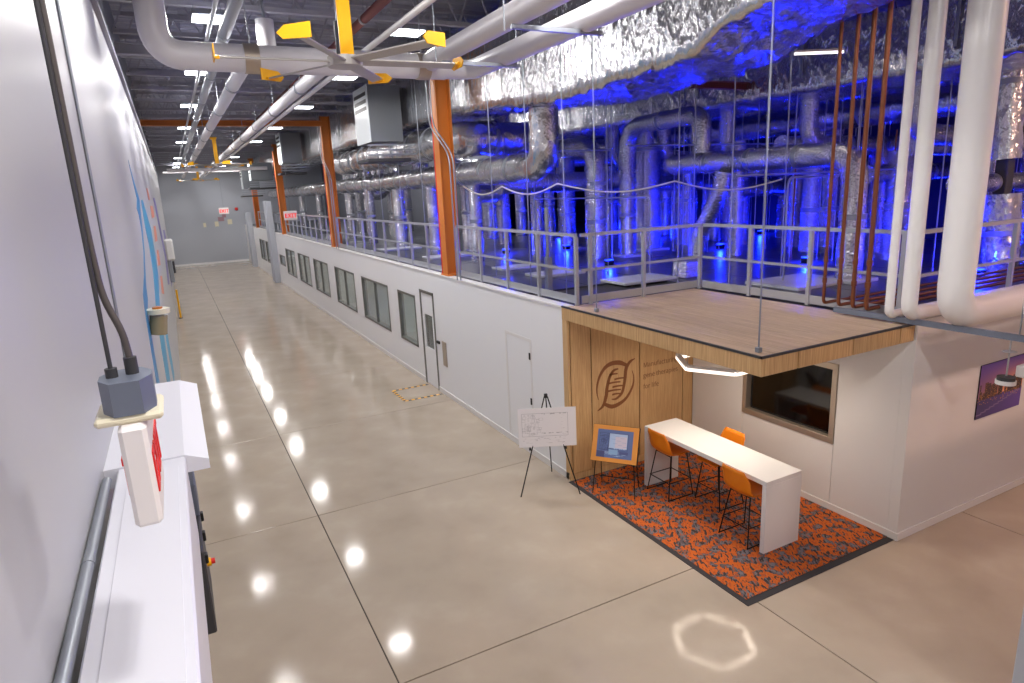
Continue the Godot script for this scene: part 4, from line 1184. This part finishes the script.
func build_furniture() -> void:
	var st := new_st()
	# rug
	var t := thing("rug", "orange and grey mottled rug with a dark border under the table", "rug", V(4.63, 0, -7.2))
	bx(st, 0, 2.4, 0.0, 0.008, -0.26, 3.13, 0.002); part("border", st, M.rug_edge, t)
	st = new_st(); bx(st, 0.06, 2.4, 0.008, 0.014, -0.24, 3.05, 0.002); part("pile", st, M.rug, t)
	# table
	t = thing("bar_table", "long white waterfall bar table standing on the orange rug", "table", V(5.78, 0.014, -5.71))
	st = new_st(); bx(st, -0.29, 0.29, 0.84, 0.90, -1.07, 1.07, 0.004); part("top", st, M.table_white, t)
	for s in [-1.0, 1.0]:
		st = new_st(); bx(st, -0.29, 0.29, 0.0, 0.84, s * 1.07, s * 1.01, 0.003); part("end_panel", st, M.table_white, t)
	stool("orange shell bar stool nearest the oak panels on the hall side of the table", V(5.65, 0.014, -6.42), 0.0)
	stool("orange shell bar stool tucked under the table from the screen side", V(6.02, 0.014, -5.86), PI)
	stool("orange shell bar stool on the hall side, near the open end of the table", V(5.63, 0.014, -5.03), 0.0)
	# tripod easel with a printed plan
	var u := V(0.894, 0, 0.447); var n := V(-0.447, 0, 0.894)
	t = thing("tripod_easel", "black tripod easel holding a white printed plan beside the oak corner", "easel", V(4.26, 0, -7.40))
	var bb := Basis(u, V(0, 1, 0), n)
	for p in [[V(-0.02, 1.42, 0), V(-0.41, 0, 0.17)], [V(0.02, 1.42, 0), V(0.43, 0, 0.17)], [V(0, 1.42, -0.02), V(0.09, 0, -0.62)]]:
		st = new_st(); cyl(st, bb * p[0], bb * p[1], 0.009, 8); part("leg", st, M.black_metal, t)
	st = new_st(); box(st, bb * V(0, 1.43, 0), V(0.05, 0.06, 0.04), 0.008, bb); part("head", st, M.black_plastic, t)
	for s in [-0.25, 0.25]:
		st = new_st(); box(st, bb * V(s, 0.69, 0.09), V(0.03, 0.03, 0.07), 0.004, bb); part("peg", st, M.black_plastic, t)
	t = thing("plan_board", "white board printed with a grey line floor plan on the tripod easel", "board", V(4.26, 0.995, -7.40) + n * 0.085)
	t.basis = bb
	st = new_st(); bx(st, -0.405, 0.405, -0.285, 0.285, -0.006, 0.004); part("panel", st, M.table_white, t)
	meshed("print", face_quad(0.80, 0.56), print_mat("plan_print", plan_image(Color(0.91, 0.90, 0.91), Color(0.56, 0.55, 0.58), Color(0.68, 0.67, 0.69), 8, 512, 360)), t, V(0, 0, 0.0055))
	# sloped display on thin legs
	var az := deg_to_rad(51.0); var el := deg_to_rad(24.0)
	n = V(-sin(az) * cos(el), sin(el), cos(az) * cos(el))
	u = V(cos(az), 0, sin(az))
	var up := n.cross(u)
	bb = Basis(u, up, n)
	t = thing("display_stand", "sloped orange framed display with a blue plan on thin black legs", "display", V(4.99, 0.0, -6.80))
	var c := V(0, 0.745, 0)
	st = new_st(); box(st, c - n * 0.035, V(0.655, 0.515, 0.06), 0.004, bb); part("case", st, M.black_plastic, t)
	st = new_st(); box(st, c, V(0.645, 0.505, 0.012), 0.003, bb); part("face", st, M.lacquer_orange, t)
	var im := plan_image(Color(0.36, 0.42, 0.60), Color(0.20, 0.24, 0.40), Color(0.62, 0.70, 0.82), 31, 256, 200)
	im.fill_rect(Rect2i(86, 26, 130, 104), Color(0.66, 0.74, 0.86))
	im.fill_rect(Rect2i(130, 44, 82, 82), Color(0.78, 0.74, 0.80))
	for k in 9: im.fill_rect(Rect2i(92 + (k * 37) % 100, 34 + k * 10, 30, 2), Color(0.52, 0.60, 0.76))
	im.fill_rect(Rect2i(84, 24, 3, 104), Color(0.14, 0.16, 0.30))
	im.fill_rect(Rect2i(88, 140, 66, 36), Color(0.52, 0.64, 0.78))
	im.fill_rect(Rect2i(0, 156, 60, 44), Color(0.28, 0.30, 0.46))
	im.fill_rect(Rect2i(166, 150, 62, 20), Color(0.30, 0.33, 0.52))
	var q := meshed("print", face_quad(0.50, 0.385), print_mat("display_print", im), t)
	q.transform = Transform3D(bb, c + n * 0.0075)
	for p in [[-0.27, -0.22, -0.30, 0.10], [0.27, -0.22, 0.30, 0.10], [-0.24, 0.1, -0.27, -0.28], [0.24, 0.1, 0.27, -0.28]]:
		var a: Vector3 = c + u * p[0] + up * p[1] - n * 0.06
		var b: Vector3 = u * p[2] + V(n.x, 0, n.z).normalized() * p[3]
		b.y = 0.014 if b.x + 4.99 > 4.64 and b.z - 6.8 > -7.46 else 0.0
		st = new_st(); cyl(st, a, b, 0.007, 8); part("leg", st, M.black_metal, t)
	st = new_st(); cyl(st, u * -0.285 + V(0, 0.25, 0), u * 0.285 + V(0, 0.25, 0), 0.006, 8); part("stretcher", st, M.black_metal, t)
	# city poster: dusk skyline print
	var pw := 384; var ph := 256
	var po := Image.create(pw, ph, false, Image.FORMAT_RGB8)
	var g := RandomNumberGenerator.new(); g.seed = 12
	for y in ph:
		for x in pw:
			var fy := float(y) / ph; var fx := float(x) / pw
			var sky := Color(0.34, 0.24, 0.58).lerp(Color(0.98, 0.66, 0.42), clampf(fy * 1.7 * (0.4 + fx * 0.9), 0, 1))
			if fy > 0.62: sky = Color(0.26, 0.22, 0.40).lerp(Color(0.40, 0.28, 0.62), fx)
			po.set_pixel(x, y, sky)
	for k in 46:
		var x := g.randi_range(0, pw - 20); var hh := g.randi_range(24, 84)
		var w := g.randi_range(10, 26)
		var base := int(ph * 0.66)
		po.fill_rect(Rect2i(x, base - hh, w, hh), Color(0.20, 0.13, 0.16).lerp(Color(0.36, 0.22, 0.20), g.randf()))
		for j in 14:
			po.fill_rect(Rect2i(x + g.randi_range(0, w - 3), base - g.randi_range(4, hh), 2, 2), Color(0.95, 0.70, 0.32))
	for k in 80:
		po.fill_rect(Rect2i(g.randi_range(0, pw - 6), g.randi_range(int(ph * 0.6), int(ph * 0.74)), 4, 3), Color(0.9, 0.62, 0.25))
	for k in 10:
		po.fill_rect(Rect2i(k * 36, int(ph * 0.92) - k * 7, 46, 5), Color(0.52, 0.44, 0.58))
	t = thing("city_poster", "wide poster of a city skyline at dusk on the white wall", "poster", V(8.89, 1.57, -4.049))
	st = new_st(); bx(st, -0.5, 0.5, -0.345, 0.345, 0.0, 0.012); part("panel", st, M.black_plastic, t)
	meshed("print", face_quad(1.0, 0.69), print_mat("poster_print", po), t, V(0, 0, 0.0135))

# ---------------------------------------------------------------- left side
func build_left_side() -> void:
	var st := new_st()
	# exit sign hanging close by, seen edge on
	var t := thing("exit_sign", "white exit sign seen edge on, hanging from a grey box on conduits", "exit sign", V(-0.122, 3.645, -1.42))
	st = new_st(); bx(st, -0.024, 0.024, 0.0, 0.205, -0.18, 0.08, 0.008); part("body", st, M.exit_white, t)
	for s in [-1.0, 1.0]:
		var tm := TextMesh.new()
		tm.text = "EXIT"
		var f := SystemFont.new(); f.font_names = PackedStringArray(["Droid Sans"]); f.font_weight = 700
		tm.font = f; tm.font_size = 64; tm.pixel_size = 0.0018; tm.depth = 0.003
		var o := meshed("lettering", tm, M.red_paint, t, V(s * 0.0255, 0.10, -0.05))
		o.rotation.y = s * PI / 2
	st = new_st(); bx(st, -0.06, 0.055, 0.205, 0.222, -0.075, 0.06, 0.006); part("mount_plate", st, M.cream, t)
	st = new_st()
	prism(st, PackedVector2Array([Vector2(-0.045, -0.02), Vector2(-0.025, -0.06), Vector2(0.025, -0.06), Vector2(0.045, -0.02), Vector2(0.045, 0.02), Vector2(0.025, 0.06), Vector2(-0.025, 0.06), Vector2(-0.045, 0.02)]), V(0, 0.222, 0), V(1, 0, 0), V(0, 0, 1), V(0, 1, 0), 0.065)
	part("junction_box", st, M.blue_grey, t)
	st = new_st(); cyl(st, V(-0.022, 0.287, 0.0), V(-0.036, 3.9, 0.0), 0.0042, 10); part("stem", st, M.dark_grey, t)
	st = new_st(); cyl(st, V(-0.022, 0.287, 0.0), V(-0.022, 0.305, 0.0), 0.011, 10); cyl(st, V(0.012, 0.287, -0.01), V(0.012, 0.32, -0.01), 0.012, 10); part("connector", st, M.dark_grey, t)
	var fl := [V(0.012, 0.32, -0.01), V(0.008, 0.37, -0.012), V(-0.014, 0.44, -0.012), V(-0.018, 0.55, -0.012), V(-0.022, 2.0, -0.012), V(-0.028, 3.9, -0.012)]
	st = new_st(); tube(st, dense(rounded(fl, 0.05, 4), 0.2), 0.0066, 10); part("flexible_conduit", st, M.conduit_brown, t)
	# long white machine enclosure along the left wall
	t = thing("wall_housing", "long white equipment housing hung along the left wall with a flat top", "equipment housing", V(-0.20, 2.95, -1.5))
	st = new_st(); bx(st, -0.115, 0.115, 0.0, 0.34, -1.2, 5.0, 0.006); part("body", st, M.machine_white, t)
	for z in [-1.1, 0.62]:
		st = new_st(); bx(st, -0.075, 0.09, 0.34, 0.344, z, z + 1.7, 0.001); part("lid_panel", st, M.machine_white, t)
	st = new_st()
	prism(st, PackedVector2Array([Vector2(-0.16, 0.345), Vector2(0.112, 0.345), Vector2(0.196, 0.31), Vector2(0.196, 0.27), Vector2(-0.16, 0.27)]), V(0, 0, -2.44), V(1, 0, 0), V(0, 1, 0), V(0, 0, 1), 1.24)
	part("end_hood", st, M.machine_white, t)
	st = new_st(); cyl(st, V(-0.142, 0.34, -1.1), V(-0.142, 0.34, 5.0), 0.016, 12); part("pipe", st, M.galv, t)
	for z in [-0.5, 0.1]:
		st = new_st(); cyl(st, V(-0.142, 0.34, z), V(-0.142, 0.34, z + 0.03), 0.0178, 12); part("clamp", st, M.galv, t)
	t = thing("control_pendant", "dark grey control panel with a yellow and red knob under the white housing", "control panel", V(-0.095, 2.46, -2.86))
	st = new_st(); bx(st, -0.05, 0.018, 0.08, 0.45, -0.2, 0.24, 0.006); part("panel", st, M.dark_grey, t)
	st = new_st(); bx(st, -0.02, 0.02, 0.45, 0.60, -0.3, -0.1, 0.006); part("bracket", st, M.blue_grey, t)
	for z in [-0.2, 0.0, 0.2]:
		st = new_st(); bx(st, 0.015, 0.03, 0.38, 0.42, z - 0.015, z + 0.015, 0.003); part("latch", st, M.black_plastic, t)
	st = new_st(); cyl(st, V(0.015, 0.30, 0.05), V(0.035, 0.30, 0.05), 0.018, 12); part("knob_base", st, M.yellow, t)
	st = new_st(); cyl(st, V(0.035, 0.30, 0.05), V(0.05, 0.30, 0.05), 0.012, 12); part("stop_knob", st, M.red_paint, t)
	# vertical conduit and hook on the left wall
	st = new_st(); cyl(st, V(LEFT_X + 0.008, 1.0, -4.3), V(LEFT_X + 0.008, 6.1, -4.3), 0.008, 8)
	single("wall_conduit", st, M.galv, "blue grey conduit running up the white left wall", "conduit")
	# mural strokes
	t = thing("wall_mural", "mural of upright blue, orange and purple paint strokes on the left wall", "mural", V(LEFT_X, 2.0, -10))
	var o2 := V(0, -2.0, 10)
	var strokes := {
		"paint_blue": [[[-9.62, 4.82], [-9.9, 4.59], [-10.27, 4.35], [-9.61, 4.23], [-9.95, 4.13], [-9.96, 3.98], [-9.46, 3.71], [-8.5, 3.49], [-7.54, 3.38], [-7.37, 3.29], [-7.3, 3.2], [-7.2, 2.9], [-7.0, 2.2], [-7.6, 2.2], [-7.72, 3.06], [-7.89, 3.17], [-8.3, 3.22], [-8.45, 3.34], [-8.84, 3.46], [-9.75, 3.69], [-10.36, 3.97], [-10.63, 4.16], [-11.12, 4.34], [-10.22, 4.6]]],
		"paint_teal": [[[-11.74, 4.34], [-11.43, 3.94], [-11.78, 3.68], [-11.48, 3.22], [-10.33, 2.9], [-9.6, 2.4], [-9.4, 1.6], [-10.6, 1.6], [-11.4, 2.33], [-11.93, 2.68], [-13.96, 2.99], [-14.35, 3.28], [-14.46, 3.81], [-12.5, 4.35]], [[-12.4, 2.5], [-12.0, 1.9], [-12.2, 1.2], [-13.2, 1.2], [-13.4, 2.0]]],
		"paint_orange": [[[-16.02, 4.62], [-16.39, 4.38], [-17.8, 4.38], [-17.37, 4.65]], [[-16.8, 4.25], [-16.74, 3.98], [-19.6, 3.96], [-19.45, 4.24]], [[-16.85, 3.8], [-15.76, 3.5], [-18.29, 3.4], [-18.94, 3.75]], [[-15.86, 3.32], [-14.87, 3.06], [-17.12, 2.9], [-17.7, 3.21]], [[-15.07, 2.84], [-14.3, 2.57], [-15.9, 2.36], [-16.75, 2.68]]],
		"paint_purple": [[[-22.06, 4.47], [-23.56, 3.55], [-25.31, 2.48], [-22.3, 1.87], [-25.48, 1.56], [-29.46, 2.22], [-27.06, 3.48], [-24.72, 4.5]], [[-32.9, 3.18], [-31.48, 1.87], [-29.0, 1.05], [-36.15, 0.6], [-39.87, 1.22], [-39.32, 2.97]]]}
	for c in strokes:
		for line in strokes[c]:
			st = new_st()
			prism(st, PackedVector2Array(line.map(func(q): return Vector2(q[0], q[1]))), o2, V(0, 0, 1), V(0, 1, 0), V(1, 0, 0), 0.003)
			part("paint_stroke", st, M[c], t)
	# wall fixtures further down
	t = thing("wall_sconce", "cream wall fixture with a smoked bowl in front of the blue strokes", "wall lamp", V(LEFT_X, 2.92, -7.7))
	st = new_st(); tube(st, [V(0.07, 0.0, 0), V(0.1, 0.2, 0)], 0.085, 16); part("bowl", st, M.smoked, t)
	st = new_st(); tube(st, [V(0.1, 0.22, 0), V(0.1, 0.27, 0)], 0.115, 16); part("rim", st, M.cream, t)
	st = new_st(); tube(st, [V(0.1, 0.27, 0), V(0.1, 0.29, 0)], 0.05, 12); part("lamp_base", st, M.amber, t)
	t = thing("dispenser_box", "white rounded box mounted on the left wall near the far end", "wall box", V(LEFT_X + 0.001, 2.05, -30.0))
	st = new_st(); bx(st, 0, 0.3, 0, 0.85, -0.4, 0.4, 0.06); part("body", st, M.panel_white, t)
	st = new_st(); bx(st, 0.0, 0.16, -0.9, 0.0, -0.2, 0.2, 0.02); part("leg_duct", st, M.galv, t)
	st = new_st(); bx(st, LEFT_X, LEFT_X + 0.22, 0.9, 1.5, -37.4, -36.6, 0.02); single("wall_cabinet", st, M.dark_grey, "dark grey box on the left wall below the white one", "wall box")
	t = thing("safety_post", "yellow upright safety post at the foot of the left wall", "post", V(LEFT_X + 0.16, 0, -27.5))
	st = new_st(); cyl(st, Vector3.ZERO, V(0, 1.1, 0), 0.035, 12); part("tube", st, M.yellow, t)
	st = new_st(); cyl(st, Vector3.ZERO, V(0, 0.02, 0), 0.08, 12); part("foot", st, M.dark_grey, t)

func build_small_things() -> void:
	var st := new_st()
	# steel plate and card reader by the door
	bx(st, WALL_X - 0.02, WALL_X, 0.67, 1.20, -12.43, -12.23, 0.004)
	single("steel_plate", st, M.steel, "tall brushed steel push plate on the white wall by the framed door", "push plate")
	st = new_st(); bx(st, WALL_X - 0.03, WALL_X, 1.1, 1.16, -12.72, -12.58, 0.004)
	single("card_reader", st, M.black_plastic, "small black card reader beside the framed door", "card reader")
	# hazard tape on the floor in front of the door
	var t := thing("floor_tape", "black and yellow hazard tape rectangle on the floor before the framed door", "floor marking", V(4.24, 0, -13.0))
	var loop := [[V(-0.42, 0, -0.43), V(0.42, 0, -0.43)], [V(-0.42, 0, 0.43), V(0.42, 0, 0.43)], [V(-0.42, 0, -0.43), V(-0.42, 0, 0.43)]]
	for l in loop:
		for k in 12:
			var a: Vector3 = l[0].lerp(l[1], k / 12.0); var b: Vector3 = l[0].lerp(l[1], (k + 1) / 12.0)
			st = new_st(); bar(st, a + V(0, 0.001, 0), b + V(0, 0.001, 0), 0.06, 0.002); part("stripe", st, M.yellow if k % 2 == 0 else M.dark_grey, t)
	# lit exit signs
	for e in [[V(4.38, 3.42, -28.0), 1.0, "lit red and white exit sign in front of the guardrail"], [V(2.75, 3.6, -40.5), 1.0, "small lit exit sign hanging on a cord near the end wall"]]:
		t = thing("exit_sign", e[2], "exit sign", e[0])
		st = new_st(); bx(st, -0.26, 0.26, 0.0, 0.36, -0.03, 0.03, 0.015); part("body", st, M.exit_white, t)
		var tm := TextMesh.new()
		tm.text = "EXIT"
		var f := SystemFont.new(); f.font_names = PackedStringArray(["Droid Sans"]); f.font_weight = 700
		tm.font = f; tm.font_size = 64; tm.pixel_size = 0.0036; tm.depth = 0.01
		meshed("lettering", tm, M.exit_red, t, V(0, 0.175, 0.033))
		st = new_st(); cyl(st, V(0, 0.36, 0), V(0, CEIL - e[0].y + 0.02, 0), 0.008, 6); part("cord", st, M.galv, t)
	st = new_st(); bx(st, 4.2, 4.4, 3.65, 3.85, -51.0, -50.92, 0.02)
	single("alarm_strobe", st, M.red_paint, "small red alarm box on the grey end wall", "alarm")
	t = thing("wall_patches", "faint row of small yellow and red patches on the grey end wall", "marking", V(2.6, 2.6, -51.0))
	for p in [[-0.6, 0.0, 0.18, 0.3, "cream"], [0.15, 0.0, 0.25, 0.35, "cream"], [1.0, 0.1, 0.3, 0.35, "cream"], [0.4, 0.35, 0.4, 0.3, "patch_red"], [0.7, 0.6, 0.25, 0.4, "patch_red"]]:  # flat patches of pale yellow and dull red
		st = new_st(); bx(st, p[0], p[0] + p[2], p[1], p[1] + p[3], 0.0, 0.01); part("wall_patch", st, M[p[4]], t)
